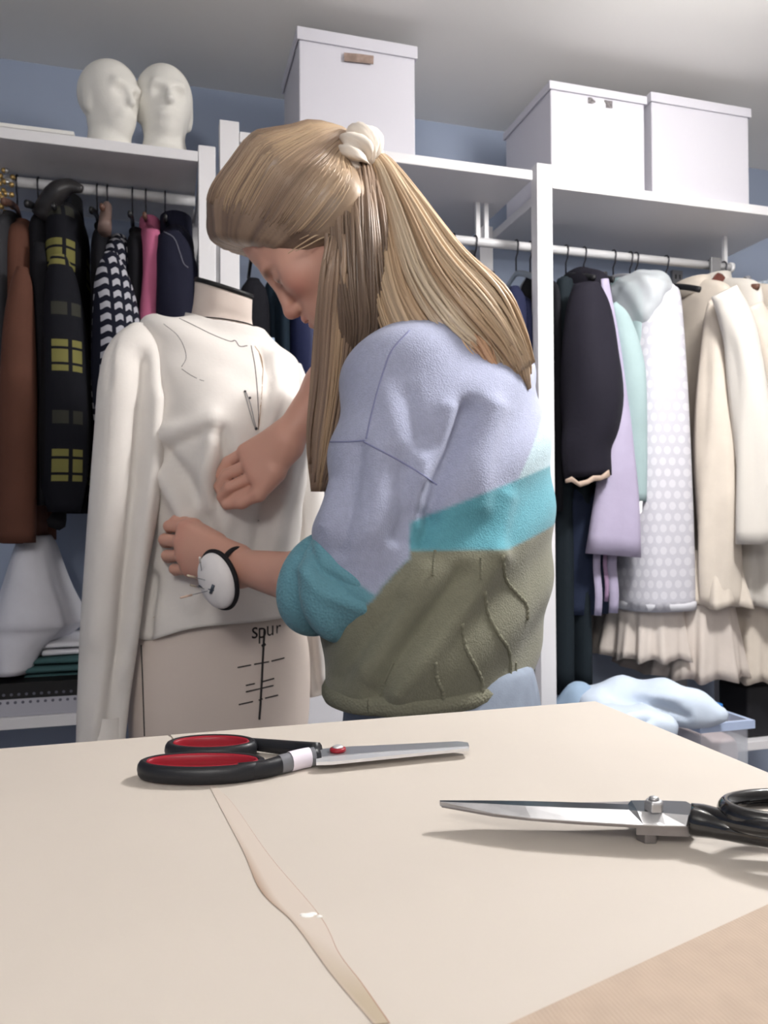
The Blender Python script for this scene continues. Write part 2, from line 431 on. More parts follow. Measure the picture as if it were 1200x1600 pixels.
front_patch('tag', [(537.5, 82), (562, 84), (584, 87), (583.5, 100), (572, 98.5), (538, 95)], 1.8085, M('brown tag', (158, 138, 128), .9, var=(60, .25)), ba)
for pts in ([(919, 152), (924, 152), (931, 159), (926, 162), (919, 161)], [(944, 156), (957, 158), (957, 169), (947, 168), (947, 162), (944, 159)]):
    front_patch('label_scrap', pts, 1.8145, M('torn label', (120, 116, 118), .9, var=(150, .6)), bb)
for b_ in (bb,): front_patch('label_remnant', [(931, 154), (944, 156), (946, 163), (931, 161)], 1.8146, M('label white', (235, 235, 238), .8), b_)

# ------------------------------------------------------------------ foam heads
m_foam = M('polystyrene foam', (236, 234, 228), .85, bump=('voronoi', 220, .15, .001))
def foam_head(lb, c, s, ang, lean):
    f = np.array([math.sin(ang), -math.cos(ang), 0]); l = np.cross([0, 0, 1], f); u = np.array([0, 0, 1.])
    u = nrm(u + f*lean); f = nrm(f - u*(f@u)); R = np.array([f, l, u])
    p = lambda a, b, z: np.asarray(c) + (f*a + l*b + u*z)*s
    pr = [P_ell(p(-.008, 0, .185), np.array([.092, .073, .082])*s, R, .02), P_ell(p(.02, 0, .135), np.array([.066, .056, .08])*s, R, .03),
          P_cone(p(.05, 0, .075), p(.05, 0, .08), .026*s, .026*s, .035), P_cone(p(-.012, 0, .09), p(-.004, 0, .02), .048*s, .056*s, .025),
          P_cone(p(-.004, 0, .03), p(-.004, 0, .012), .05*s, .068*s, .02),
          P_cone(p(.082, 0, .158), p(.098, 0, .122), .006*s, .010*s, .014), P_ell(p(.074, 0, .092), np.array([.016, .024, .012])*s, R, .012),
          P_cone(p(.078, -.03, .168), p(.078, .03, .168), .012*s, .012*s, .016),
          P_ell(p(.092, .030, .148), np.array([.018, .017, .013])*s, R, .014, '-'), P_ell(p(.092, -.030, .148), np.array([.018, .017, .013])*s, R, .014, '-'),
          P_ell(p(-.005, .064, .14), np.array([.018, .009, .03])*s, R, .012), P_ell(p(-.005, -.064, .14), np.array([.018, .009, .03])*s, R, .012),
          P_plane(p(0, 0, 0), (0, 0, -1))]
    V, Q = sdf_mesh(pr, .0035); V = relax(V, Q, 1)
    V[:, 2] = np.maximum(V[:, 2], c[2])
    return tag(rawmesh('styrofoam_mannequin', V, None, m_foam, None, c, quads=Q), lb, 'mannequin', 'foam heads on the left shelf')
A = atY(172, 215, 1.875); foam_head('white foam mannequin head, left of two, its face turned to the right', (A[0], 1.885, 1.898), .86, math.radians(38), -.02)
A = atY(258, 225, 1.875); foam_head('white foam mannequin head, right of two, chin raised and facing the room', (A[0]+.0, 1.885, 1.898), .92, math.radians(8), -.10)

# ------------------------------------------------------------------ hanging clothes
m_hook = M('hanger hook steel', (70, 70, 76), .3, metal=.9)
m_wood = M('dark hanger wood', (92, 62, 50), .5, var=(30, .2))
m_blackplastic = M('black hanger plastic', (24, 24, 27), .45)
def hanger(lb, X, zr, mat=None, drop=.075, half=.19, hook=None, slope=.05):
    t = thing('coat_hanger', lb, 'hanger', (X, 1.96, zr-.12), 'hangers on the rails')
    r = .0158; P = [(X, 1.96 + r*math.cos(a), zr + r*math.sin(a)) for a in np.linspace(-.5, math.pi+.1, 12)]
    P += [(X, 1.96-r*.6, zr-.024), (X, 1.96, zr-.034), (X, 1.96, zr-drop)]
    MB().tube(P, .0022, 6).build('hook', hook or m_hook, t)
    Y = np.linspace(-half, half, 15); z = zr-drop - .004 - slope*(np.abs(Y)/half)**1.3
    MB().tube(np.stack([np.full(15, X), 1.96+Y, z], 1), np.full(15, .0085), 8, flat=.55, flatdir=(1, 0, 0)).build('shoulder_bar', mat or m_wood, t)
    return t
def sup(th, e): c, s = np.cos(th), np.sin(th); return np.sign(c)*np.abs(c)**(2/e), np.sign(s)*np.abs(s)**(2/e)
def drape(X, Yc, prof, m=44, fold=0., nf=5, ph=0., e=2.4, lean=0.):
    """hanging cloth body: prof rows (z, half thickness in x, half width in y, dx, dy)"""
    P = spline(np.asarray(prof, float), max(26, int(abs(prof[0][0]-prof[-1][0])*52))); th = np.linspace(0, 2*math.pi, m, endpoint=False)
    c, s = sup(th, e); R = []; z0 = P[0][0]; zl = P[-1][0]
    for z, rx, ry, dx, dy in P:
        q = (z0-z)/(z0-zl+1e-9); a = fold*q**.8
        wv = 1 + a*(np.sin(nf*th+ph+1.2*q) + .5*np.sin((2*nf+1)*th+2.1*ph-q))
        R.append(np.stack([X+dx+rx*c*wv, Yc+dy+ry*s*(1+.25*a*np.sin(3*th+ph)), np.full(m, z)], 1))
    return np.array(R)
def sleeve(path, radii, m=20, flat=.75, fold=.06, ph=0., taper_end=True):
    P = spline(path, 26); r = spline(np.array(radii)[:, None], 26)[:, 0]; T, A, B = _rot_frames(P)
    fd = np.array([1., 0, 0]); A = fd - T*(T@fd)[:, None]; A /= np.linalg.norm(A, axis=1)[:, None]; B = np.cross(T, A)
    th = np.linspace(0, 2*math.pi, m, endpoint=False); R = []
    for i in range(26):
        q = i/25; wv = 1 + fold*(np.sin(3*th+ph+5*q)+.6*np.sin(5*th-ph-9*q)) * min(1, q*3)
        R.append(P[i] + (np.cos(th)*wv)[:, None]*A[i]*r[i] + (np.sin(th)*wv)[:, None]*B[i]*r[i]*flat)
    e = R[-1]; R.append(e.mean(0) + (e-e.mean(0))*.86); R.append(e.mean(0) + (e-e.mean(0))*.8 + (P[-3]-P[-1])*.35)
    return np.array(R)
def S(l, s=1): return [(x, y) for x, y in l]
def garment(name, lb, cat, grp, X, prof, mat, sleeves=(), Yc=1.96, fold=.12, nf=5, ph=0., smat=None, collar=None, e=2.4, flat=.75, sfold=.06):
    t = thing(name, lb, cat, (X, Yc, prof[-1][0]), grp)
    b = MB(); R = drape(X, Yc, prof, fold=fold, nf=nf, ph=ph, e=e)
    ec = R[-1].mean(0); R = np.concatenate([R, (ec+(R[-1]-ec)*np.array([.8, .96, 1])+[0, 0, .004])[None], (ec+(R[-1]-ec)*np.array([.7, .9, 1])+[0, 0, .05])[None]])
    b.rings(R); b.build('garment_body', mat, t)
    for k, (path, radii) in enumerate(sleeves):
        MB().rings(sleeve(path, radii, flat=flat, ph=ph+k, fold=sfold)).build('sleeve', smat or mat, t)
    if collar:                                # (z, rx, ry, height, material)
        z, rx, ry, h, cm = collar; th = np.linspace(0, 2*math.pi, 20, endpoint=False)
        R = [np.stack([X+rx*k*np.cos(th), Yc+ry*k*np.sin(th), np.full(20, zz)], 1) for k, zz in ((1.1, z-.03), (1, z), (.95, z+h), (.8, z+h), (.75, z-.02))]
        MB().rings(np.array(R)).build('collar', cm or mat, t)
    return t
def front_sleeve(pxs, Y=1.78, k=1.0):
    """pxs: rows (py, left px, right px) of a sleeve seen at the front of the rail -> path, radii"""
    P = []; r = []
    for py, a, b in pxs:
        A_, B_ = atY(a, py, Y), atY(b, py, Y); P.append((A_+B_)/2); r.append(np.linalg.norm((B_-A_)@_rt)/2*k)
    return np.array(P), r
LG = 'clothes hanging on the left rail'; MG = 'clothes hanging behind the woman'; RG = 'clothes hanging on the right rail'
def X_at(px, py, Y=1.78): return float(atY(px, py, Y)[0])

def cloth(name, col, rough=.85, bump=('noise', 90, .25, .002), var=(12, .06), **k): return M(name, col, rough, bump=bump, var=var, spec=.2, **k)
# fabrics with a woven pattern
mp = cloth('black yellow plaid', (16, 16, 20)); X_, Y_, Z_ = objxyz(mp)
def band(ma, src, per, a, b_, off=0.):
    f = math_(ma, 'FRACT', math_(ma, 'MULTIPLY_ADD', src, 1/per, off)); return math_(ma, 'MULTIPLY', math_(ma, 'GREATER_THAN', f, a), math_(ma, 'LESS_THAN', f, b_))
ang = math_(mp, 'ADD', X_, math_(mp, 'MULTIPLY', Y_, .35))
cols = math_(mp, 'MAXIMUM', band(mp, ang, .115, .30, .58), band(mp, ang, .115, .66, .86))
rows = math_(mp, 'MAXIMUM', band(mp, Z_, .235, .10, .155), math_(mp, 'MAXIMUM', band(mp, Z_, .235, .18, .30), band(mp, Z_, .235, .325, .39)))
dim = band(mp, Z_, .235, .62, .74)
base = mixcol(mp, math_(mp, 'MULTIPLY', band(mp, ang, .115, .2, .95), .5), (12, 12, 15), (22, 23, 33))
base = mixcol(mp, math_(mp, 'MULTIPLY', math_(mp, 'MULTIPLY', cols, dim), .35), base, (84, 84, 70))
setbase(mp, mixcol(mp, math_(mp, 'MULTIPLY', math_(mp, 'MULTIPLY', cols, rows), .85), base, (124, 120, 68)))
mh = cloth('black white houndstooth', (20, 20, 30)); X_, Y_, Z_ = objxyz(mh)
u_ = math_(mh, 'ADD', X_, math_(mh, 'MULTIPLY', Y_, .6))
wob = math_(mh, 'MULTIPLY', math_(mh, 'SINE', math_(mh, 'MULTIPLY', u_, 2*math.pi/.026)), .12)
fr = math_(mh, 'FRACT', math_(mh, 'ADD', math_(mh, 'MULTIPLY', Z_, 1/.0265), wob))
g1 = math_(mh, 'MULTIPLY', math_(mh, 'GREATER_THAN', fr, .5), math_(mh, 'GREATER_THAN', math_(mh, 'FRACT', math_(mh, 'MULTIPLY', u_, 1/.026)), .30))
setbase(mh, mixcol(mh, g1, (20, 22, 36), (172, 172, 180)))
md = cloth('white fabric with woven dots', (232, 231, 238), .7); X_, Y_, Z_ = objxyz(md)
def dots(ma, a, z, per, r):
    row = math_(ma, 'FLOOR', math_(ma, 'MULTIPLY', z, 1/per)); off = math_(ma, 'MULTIPLY', math_(ma, 'MODULO', row, 2), .5)
    fx = math_(ma, 'SUBTRACT', math_(ma, 'FRACT', math_(ma, 'ADD', math_(ma, 'MULTIPLY', a, 1/per), off)), .5); fz = math_(ma, 'SUBTRACT', math_(ma, 'FRACT', math_(ma, 'MULTIPLY', z, 1/per)), .5)
    return math_(ma, 'LESS_THAN', math_(ma, 'SQRT', math_(ma, 'ADD', math_(ma, 'MULTIPLY', fx, fx), math_(ma, 'MULTIPLY', fz, fz))), r)
dd = dots(md, math_(md, 'SUBTRACT', Y_, X_), Z_, .030, .36)
setbase(md, mixcol(md, dd, (188, 187, 196), (203, 202, 209)))

# --- left rail
zl = 1.852
def both(path_r, Yb=2.13):
    P, r = path_r; Pb = P.copy(); Pb[:, 1] = 2*1.96-P[:, 1]; return [(P, r), (Pb, r)]
m_rust = cloth('rust brown wool', (90, 58, 47)); m_blk = cloth('black wool', (22, 22, 27)); m_navy = cloth('navy wool', (26, 27, 44))
m_pink = cloth('pink wool', (178, 98, 130)); m_white = cloth('white cotton', (226, 226, 232), .8); m_grey = cloth('charcoal wool', (52, 52, 56))
def shoulders(zt, w, th, zb, wb=None, thb=None, mid=None):
    wb = wb or w; thb = thb or th
    return [(zt, .018, .045, 0, 0), (zt-.012, th*.55, w*.45, 0, 0), (zt-.04, th*.85, w*.82, 0, 0), (zt-.075, th, w*.97, 0, 0), (zt-.15, th, w, 0, 0), ((zt+zb)/2, (th+thb)/2, (w+wb)/2, 0, 0), (zb, thb, wb, 0, 0)]
zz = lambda py, px=100, Y=1.8: float(atY(px, py, Y)[2])
xs = X_at(2, 400, 1.80); garment('white_blouse', 'white blouse cut off by the left edge of the picture', 'blouse', LG, xs-.045, shoulders(zl-.075, .15, .035, zz(470, 5)), m_white)
xs = X_at(4, 480, 1.8); garment('charcoal_waistcoat', 'charcoal sleeveless garment between white blouse and rust coat', 'waistcoat', LG, xs-.01, shoulders(zl-.085, .14, .022, zz(800, 5)), m_grey)
fs = front_sleeve([(418, 26, 44), (450, 14, 52), (520, 2, 56), (640, -4, 60), (760, -6, 60), (848, -6, 58)], 1.80)
garment('rust_coat', 'rust brown wool coat with a straight hem at the left edge', 'coat', LG, X_at(27, 600, 1.86), shoulders(zl-.1, .13, .04, zz(850, 30)), m_rust, both(fs), flat=.9, sfold=.02, ph=.4)
fs = front_sleeve([(400, 78, 104), (440, 70, 122), (520, 64, 136), (640, 58, 144), (740, 62, 140), (800, 74, 128)], 1.80)
garment('plaid_coat', 'black coat with yellow window-pane checks', 'coat', LG, X_at(100, 600, 1.88), shoulders(zl-.05, .15, .045, zz(770, 90)), mp, both(fs), flat=.9, sfold=.03, collar=(zl-.06, .034, .06, .03, None))
fs = front_sleeve([(380, 52, 70), (430, 50, 76), (560, 48, 78), (700, 52, 76), (790, 56, 74)], 1.83)
garment('black_coat', 'plain black coat squeezed between rust coat and plaid coat', 'coat', LG, X_at(64, 600, 1.9), shoulders(zl-.07, .12, .03, zz(780, 70)), m_blk, both(fs))
fs = front_sleeve([(395, 163, 184), (430, 148, 202), (480, 142, 216), (540, 140, 226), (600, 142, 228), (700, 150, 226)], 1.80)
garment('houndstooth_jacket', 'black and white houndstooth jacket on a bare wooden hanger', 'jacket', LG, X_at(184, 560, 1.88), shoulders(zl-.115, .13, .04, zz(760, 180)), mh, both(fs), flat=.9, sfold=.03)
garment('black_blazer', 'black blazer tucked behind houndstooth jacket', 'blazer', LG, X_at(162, 450, 2.0), shoulders(zl-.09, .12, .024, zz(820, 160)), m_blk)
fs = front_sleeve([(370, 203, 216), (430, 200, 226), (540, 200, 232), (700, 204, 232)], 1.86)
garment('black_knit', 'black knit top between houndstooth jacket and pink sweater', 'top', LG, X_at(213, 540, 1.92), shoulders(zl-.095, .13, .026, zz(760, 210)), m_blk, both(fs))
fs = front_sleeve([(360, 226, 250), (400, 224, 254), (450, 220, 252), (520, 214, 246), (600, 214, 244), (700, 216, 240)], 1.83)
garment('pink_sweater', 'bright pink wool sweater with a rolled neck', 'sweater', LG, X_at(234, 540, 1.9), shoulders(zl-.08, .12, .028, zz(760, 230)), m_pink, both(fs), collar=(zl-.085, .026, .05, .022, None))
fs = front_sleeve([(365, 246, 282), (400, 242, 304), (460, 240, 312), (560, 244, 306), (700, 250, 300)], 1.82)
garment('navy_duffel', 'dark navy hooded coat at the right end of the left rail', 'coat', LG, X_at(276, 560, 1.9), shoulders(zl-.075, .14, .045, zz(760, 270)), m_navy, both(fs), collar=(zl-.09, .04, .06, .04, None))
MB().tube(spline([atY(x, y, 1.765) for x, y in ((256, 362), (272, 372), (281, 395), (287, 412), (294, 418))], 14), .0014, 5).build('drawstring', M('grey cord', (96, 96, 108), .7), bpy.data.objects['navy_duffel'])
hl = [('dark wooden hanger of the rust coat', 27, m_wood), ('curved black hanger of the plaid coat', 98, m_blackplastic), ('bare wooden hanger standing out of houndstooth jacket', 168, m_wood),
      ('thin hanger of the black blazer', 152, m_blackplastic), ('dark hanger of the black knit', 207, m_blackplastic), ('wooden hanger of the pink sweater', 228, m_wood), ('silver-hooked hanger of the navy coat', 258, m_blackplastic), ('black hanger of the plain black coat', 60, m_blackplastic)]
for lb, px, mt in hl: hanger(lb, X_at(px, 320, 1.96), zl, mt, drop=.06 if 'bare' not in lb else .058, half=.17 if 'bare' not in lb else .19)
# flat wooden hanger head that stands above houndstooth jacket, and the black shoulder of the plaid coat's hanger
o = [q for q in bpy.data.objects if q.get('label', '').startswith('bare wooden hanger')][0]; X = o.location[0]
MB().tube(spline([(X, 1.96, zl-.05), (X+.003, 1.90, zl-.062), (X+.004, 1.84, zl-.10), (X+.004, 1.805, zl-.15)], 12), np.linspace(.012, .02, 12), 10, flat=.75, flatdir=(1, 0, 0)).build('hanger_shoulder', M('grey brown hanger wood', (112, 92, 86), .55), o)
o = [q for q in bpy.data.objects if q.get('label', '').startswith('curved black hanger')][0]; X = o.location[0]
MB().tube(spline([(X-.03, 1.86, zl-.115), (X, 1.83, zl-.07), (X+.03, 1.82, zl-.055), (X+.058, 1.81, zl-.062)], 14), [.026, .027, .026, .025, .024, .023, .022, .02, .019, .017, .015, .013, .011, .008], 10, flat=.7, flatdir=(0, 1, 0)).build('hanger_shoulder', M('worn dark leather', (42, 40, 42), .35, var=(40, .3)), o)
for k, (px, lb) in enumerate(((8, 'gold and silver bead strand hanging at the far left of the rail'), (-4, 'pale bead strand at the left picture edge'))):
    X = X_at(px, 320, 1.9); t = thing('bead_strand', lb, 'beads', (X, 1.93, 1.58), 'bead strands at the left end of the rail')
    for q in range(30):
        a = q/29; b = MB().lathe([(.001, -.006), (.0055, -.003), (.0062, .001), (.0045, .005), (.001, .006)], (X+.012*math.sin(q*2.1+k), 1.93-.012*math.cos(q*1.7), zl+.006-.22*a), m=8)
        b.build('bead', M('gold bead', (190, 160, 104), .35, metal=.7) if (q*7+k) % 3 else M('silver bead', (190, 190, 190), .3, metal=.8), t)
# the white skirt below the rust coat
pr = [(zz(838, 60), .03, .10, .012, 0), (zz(860, 60), .042, .14, .014, 0), (zz(920, 60), .066, .16, .016, 0), (zz(975, 60), .092, .16, .018, 0), (zz(992, 60), .088, .15, .012, 0), (zz(1020, 60), .066, .15, -.008, 0), (zz(1056, 60), .048, .15, -.018, 0)]
garment('white_skirt', 'long white flared skirt hanging below the rust coat', 'skirt', LG, X_at(28, 900, 1.8), pr, cloth('white voile', (214, 214, 222), .8), fold=.16, nf=6, ph=.8)
P = spline([atY(x, y, 1.84) for x, y in ((92, 700), (90, 760), (93, 800), (84, 826))], 10)
tag(MB().tube(P, [.02, .021, .02, .019, .018, .016, .015, .018, .021, .012], 8, flat=.4).build('waist_tie', m_blk, None, P[-1]), 'dark sash end dangling under the plaid coat', 'sash')
# folded stack on the low left shelf
def folded(lb, px0, px1, py0, py1, Y0, Y1, mat, n, cat='fabric', name='folded_fabric'):
    za, zb_ = zz(py1, (px0+px1)/2, Y0), zz(py0, (px0+px1)/2, Y0); xa, xb = X_at(px0, py1, Y0), X_at(px1, py1, Y0)
    t = thing(name, lb, cat, ((xa+xb)/2, (Y0+Y1)/2, za)); h = (zb_-za)/n
    for k in range(n):
        j = rng.uniform(-.008, .008, 2); zc_ = za+h*(k+.5); yy = np.linspace(0, 1, 9); R = []
        for x in np.linspace(xa+.004, xb+j[0]-.004, 9):
            th = np.linspace(0, 2*math.pi, 18, endpoint=False); c, s = sup(th, 4)
            R.append(np.stack([np.full(18, x), (Y0+Y1)/2 + c*(Y1-Y0)/2 + j[1], zc_ + s*h*.52*(1+.12*math.sin(x*40+k))], 1))
        MB().rings(np.array(R)).build('fold', mat, t)
    return t
ZS = .638
t = tag(box_obj('perforated_basket', (-1.0, 1.80, ZS), (.05, 2.1, zz(1090, 60, 1.8)), M('basket white', (176, 176, 186), .7)), 'low white perforated basket on the lower left shelf', 'basket')
hb = MB()
for k in range(40):
    for r_ in range(2):
        x = -.38+.0165*k*.9+.007*r_; z = ZS+.03+r_*.017; hb.prism([(x+.0035*math.cos(a), 1.7995, z+.0035*math.sin(a)) for a in np.linspace(0, 2*math.pi, 6, endpoint=False)], (0, .0012, 0))
tag(hb.build('holes', M('basket hole', (96, 96, 108), .9), t, smooth=False), kind='stuff')
zb1 = zz(1090, 60, 1.8)
tag(MB().prism([(-1.0, 1.80, zb1+.001), (.05, 1.80, zb1+.001), (.05, 2.0, zb1+.02), (-1.0, 2.0, zb1+.02)][::1], (0, -.001, .033)).build('drawing_board', M('black board', (18, 18, 20), .5), None, (-.4, 1.9, zb1), smooth=False), 'long black board lying on the perforated basket', 'board')
folded('dark teal folded fabric on the black board', 34, 150, 1028, 1064, 1.83, 2.08, cloth('teal fabric', (66, 96, 98)), 3)
folded('white folded fabric topping the teal pile', 62, 150, 1002, 1026, 1.85, 2.07, m_white, 2)
folded('grey folded fabric at the left of the teal pile', -60, 33, 1040, 1072, 1.86, 2.08, cloth('grey fabric', (92, 92, 108)), 2)

# --- middle bay, behind the woman
zr = 1.822
def simple(name, lb, cat, grp, a, b, pyt, pyb, Y, mat, rows=None, fold=.05, prof_w=.14, th=.04, **k):
    fs = front_sleeve(rows or [(pyt+8, a+(b-a)*.3, a+(b-a)*.7), (pyt+45, a, b), ((pyt+pyb)/2, a, b), (pyb, a, b)], Y)
    c = (a+b)/2; zt = float(atY(c, pyt, Y)[2]); zb_ = float(atY(c, pyb, Y)[2])
    return garment(name, lb, cat, grp, X_at(c, (pyt+pyb)/2, Y+.09), shoulders(min(zt, 1.79), prof_w, th, zb_), mat, both(fs), flat=.9, fold=fold, **k)
simple('black_jacket', 'black jacket hanging directly right of the dress form neck', 'jacket', MG, 372, 420, 428, 800, 1.84, cloth('black crepe', (17, 17, 24)))
simple('teal_dress', 'very dark teal dress beside the black jacket', 'dress', MG, 410, 452, 424, 800, 1.88, cloth('dark teal', (20, 34, 46)), th=.025)
simple('navy_dress', 'navy blue dress hanging behind the forearm of the woman', 'dress', MG, 448, 508, 420, 800, 1.86, cloth('navy satin', (38, 44, 78), .5))
simple('pale_blue_scarf', 'pale blue scarf loops hanging in front of the dark dresses', 'scarf', MG, 417, 434, 520, 700, 1.795, cloth('pale blue knit', (150, 170, 192)), prof_w=.02, th=.012)
simple('black_coat', 'black coat hidden mostly by the head of the woman', 'coat', MG, 520, 600, 440, 800, 1.86, m_blk)
simple('white_shirt', 'white shirt shoulder seen just right of the ponytail', 'shirt', MG, 700, 782, 425, 800, 1.85, m_white, rows=[(430, 718, 742), (450, 705, 768), (480, 700, 786), (560, 700, 800), (800, 700, 800)])
simple('navy_cardigan', 'dark navy cardigan next to the middle post', 'cardigan', MG, 786, 822, 440, 800, 1.84, cloth('ink navy', (30, 34, 60)), th=.025)
simple('black_tunic', 'black tunic touching the middle post from the left', 'tunic', MG, 812, 846, 425, 800, 1.9, m_blk, th=.022)
for lb, px, mt in (('wooden hanger of the white shirt', 708, m_wood), ('black hanger hook left of the white shirt', 742, m_blackplastic), ('clear hanger beside the middle post', 806, M('clear plastic', (190, 200, 210), .15, trans=.6)), ('grey hanger at the middle post', 828, M('grey plastic', (150, 150, 156), .4))):
    hanger(lb, X_at(px, 372, 1.96), zr, mt, drop=.075, half=.12)
for lb, px, mt in (('black hanger of the black jacket', 396, m_blackplastic), ('black hanger of the teal dress', 430, m_blackplastic), ('black hanger of the navy dress', 478, m_blackplastic), ('black hanger of the black coat behind the head', 560, m_blackplastic)):
    hanger(lb, X_at(px, 345, 1.96), zr, mt, drop=.06, half=.12)

# --- right bay
m_green = cloth('black green wool', (26, 34, 40)); m_lav = cloth('lavender satin', (166, 158, 182), .5); m_mint = cloth('mint wool', (152, 172, 174))
m_cream = cloth('cream calico', (204, 194, 182), .8); m_tulle = cloth('cream tulle', (206, 196, 188), .9)
simple('long_green_coat', 'long black-green coat right of the middle post', 'coat', RG, 868, 896, 425, 1084, 1.86, m_green, prof_w=.13, th=.035)
fs = front_sleeve([(445, 896, 936), (480, 886, 950), (540, 880, 962), (610, 880, 972), (660, 881, 966), (700, 880, 952), (745, 884, 952)], 1.775)
jk = garment('black_jacket', 'black jacket with frayed beige cuff on the right rail', 'jacket', RG, X_at(926, 600, 1.87), shoulders(1.765, .16, .05, zz(752, 926, 1.87)), cloth('black jacket wool', (26, 24, 34)), both(fs), flat=.85, sfold=.045)
P = np.array([atY(x, y, 1.727) for x, y in ((884, 746), (893, 742), (905, 750), (917, 748), (928, 742), (938, 741), (951, 734))])
G_ = np.array([P + np.array([0, .004*math.sin(q*3), -.002-.0075*q]) + rng.normal(0, .0018, P.shape) for q in range(3)])
o = MB().grid(G_).build('frayed_cuff', cloth('beige lining', (172, 152, 138)), jk); o.modifiers.new('thick', 'SOLIDIFY').thickness = .003
simple('dark_trousers', 'dark blue trousers hanging under the black jacket', 'trousers', RG, 874, 934, 740, 958, 1.88, cloth('blue black twill', (34, 42, 62)), prof_w=.12, th=.04)
pr = [(1.75, .008, .05, 0, 0), (1.72, .012, .10, 0, 0), (1.6, .014, .13, 0, 0), (1.4, .018, .13, 0, 0), (1.2, .03, .14, 0, 0), (1.1, .045, .15, 0, 0), (zz(866, 955, 1.78), .055, .16, 0, 0)]
fs = front_sleeve([(436, 939, 951), (470, 940, 957), (500, 943, 963), (556, 950, 973), (605, 956, 980), (660, 950, 987), (710, 942, 991), (780, 930, 997), (868, 914, 1001)], 1.788)
lv = garment('lavender_dress', 'lavender dress with a flared hem and hanging ribbons', 'dress', RG, X_at(962, 700, 1.82), pr, m_lav, both(fs)[:1], flat=.5, sfold=.08, fold=.10, nf=4, ph=1.)
for (x0_, x1_, yb_) in ((926, 940, 962), (942, 950, 940), (948, 966, 958)):
    P = np.linspace(atY((x0_+x1_)/2, 862, 1.80), atY((x0_+x1_)/2+2, yb_, 1.80), 8); P[:, 1] += .004*np.sin(np.arange(8))
    MB().tube(P, np.full(8, (x1_-x0_)/2*1.9/1200), 6, flat=.12, flatdir=(.28, .96, 0)).build('ribbon', m_lav if x0_ != 942 else cloth('mauve ribbon', (150, 124, 152)), lv)
fs = front_sleeve([(474, 953, 963), (500, 956, 984), (556, 963, 1003), (605, 968, 1009), (710, 978, 1010), (784, 984, 1009)], 1.80)
mj = garment('mint_jacket', 'pale mint wool jacket with a white tag at the hem', 'jacket', RG, X_at(988, 620, 1.87), shoulders(1.745, .14, .026, zz(776, 990, 1.85)), m_mint, both(fs), flat=.8, sfold=.02)
P = [atY(x, y, 1.778) for x, y in ((990, 784), (1004, 783), (1003, 800), (998, 806), (991, 802))]; MB().prism(P[::-1], (0, .001, 0)).build('care_tag', M('tag white', (244, 244, 246), .7), mj, smooth=False)
pr = [(1.745, .02, .05, 0, 0), (1.735, .045, .10, 0, 0), (1.70, .064, .155, 0, 0), (1.65, .075, .175, 0, 0), (1.4, .092, .185, 0, 0), (1.15, .102, .19, 0, 0), (1.0, .108, .19, 0, 0), (zz(957, 1040, 1.77), .112, .19, 0, 0)]
wc = garment('white_long_vest', 'long white sleeveless coat with woven dots', 'coat', RG, X_at(1044, 700, 1.80), pr, md, fold=.03, nf=3, ph=.7, e=3.2)
z0 = zz(953, 1040, 1.77); th = np.linspace(0, 2*math.pi, 44, endpoint=False); c, s = sup(th, 3.2); Xc = X_at(1044, 700, 1.80)
MB().rings(np.array([np.stack([Xc+.1125*k*c, 1.96+.1905*k*s, np.full(44, z)], 1) for k, z in ((.99, z0+.018), (1.004, z0+.014), (1.004, z0-.004), (.93, z0-.004))]), caps=False).build('hem_band', cloth('hem white', (212, 212, 218), .7), wc)
# clear garment cover over the shoulders
V, Q = sdf_mesh([P_ell((Xc-.03, 1.90, 1.69), (.07, .13, .062), None, .03), P_ell((Xc-.05, 1.90, 1.645), (.048, .12, .085), None, .03)], .008)
V = V + vnormals(V, Q)*(.004*np.sin(V[:, [0]]*90+V[:, [2]]*60)*np.cos(V[:, [1]]*70))
tag(rawmesh('garment_cover', V, None, M('frosted plastic film', (206, 212, 216), .35, alpha=.6, spec=.6), None, (Xc, 1.9, 1.6), quads=Q), 'frosted plastic garment cover over the white coat shoulder', 'garment cover')
# cream coats
fs = front_sleeve([(470, 1108, 1132), (510, 1100, 1142), (600, 1096, 1148), (720, 1094, 1150), (850, 1096, 1152), (945, 1098, 1150)], 1.785)
garment('cream_coat', 'cream calico coat beside the white dotted coat', 'coat', RG, X_at(1128, 700, 1.84), shoulders(1.765, .165, .034, zz(948, 1120, 1.8), .18, .05), m_cream, both(fs), fold=.16, nf=6, flat=.85, sfold=.13, collar=(1.75, .04, .07, .02, None))
fs = front_sleeve([(455, 1112, 1150), (500, 1126, 1172), (560, 1140, 1190), (640, 1150, 1202), (740, 1156, 1212), (850, 1156, 1216)], 1.70)
garment('cream_jacket', 'cream calico jacket with a long loose sleeve', 'jacket', RG, X_at(1176, 640, 1.80), shoulders(1.77, .20, .034, zz(850, 1180, 1.8)), M('light calico', (203, 198, 191), .8, bump=('noise', 90, .2, .002), spec=.2), both(fs), fold=.08, flat=.8, sfold=.12, collar=(1.765, .042, .07, .022, None))
fs = front_sleeve([(478, 1160, 1190), (540, 1174, 1222), (640, 1190, 1246), (800, 1196, 1250)], 1.76)
garment('cream_blouse', 'cream blouse cut off by the right picture edge', 'blouse', RG, X_at(1212, 640, 1.82), shoulders(1.765, .18, .03, zz(860, 1210, 1.8)), m_cream, both(fs), fold=.08, flat=.8)
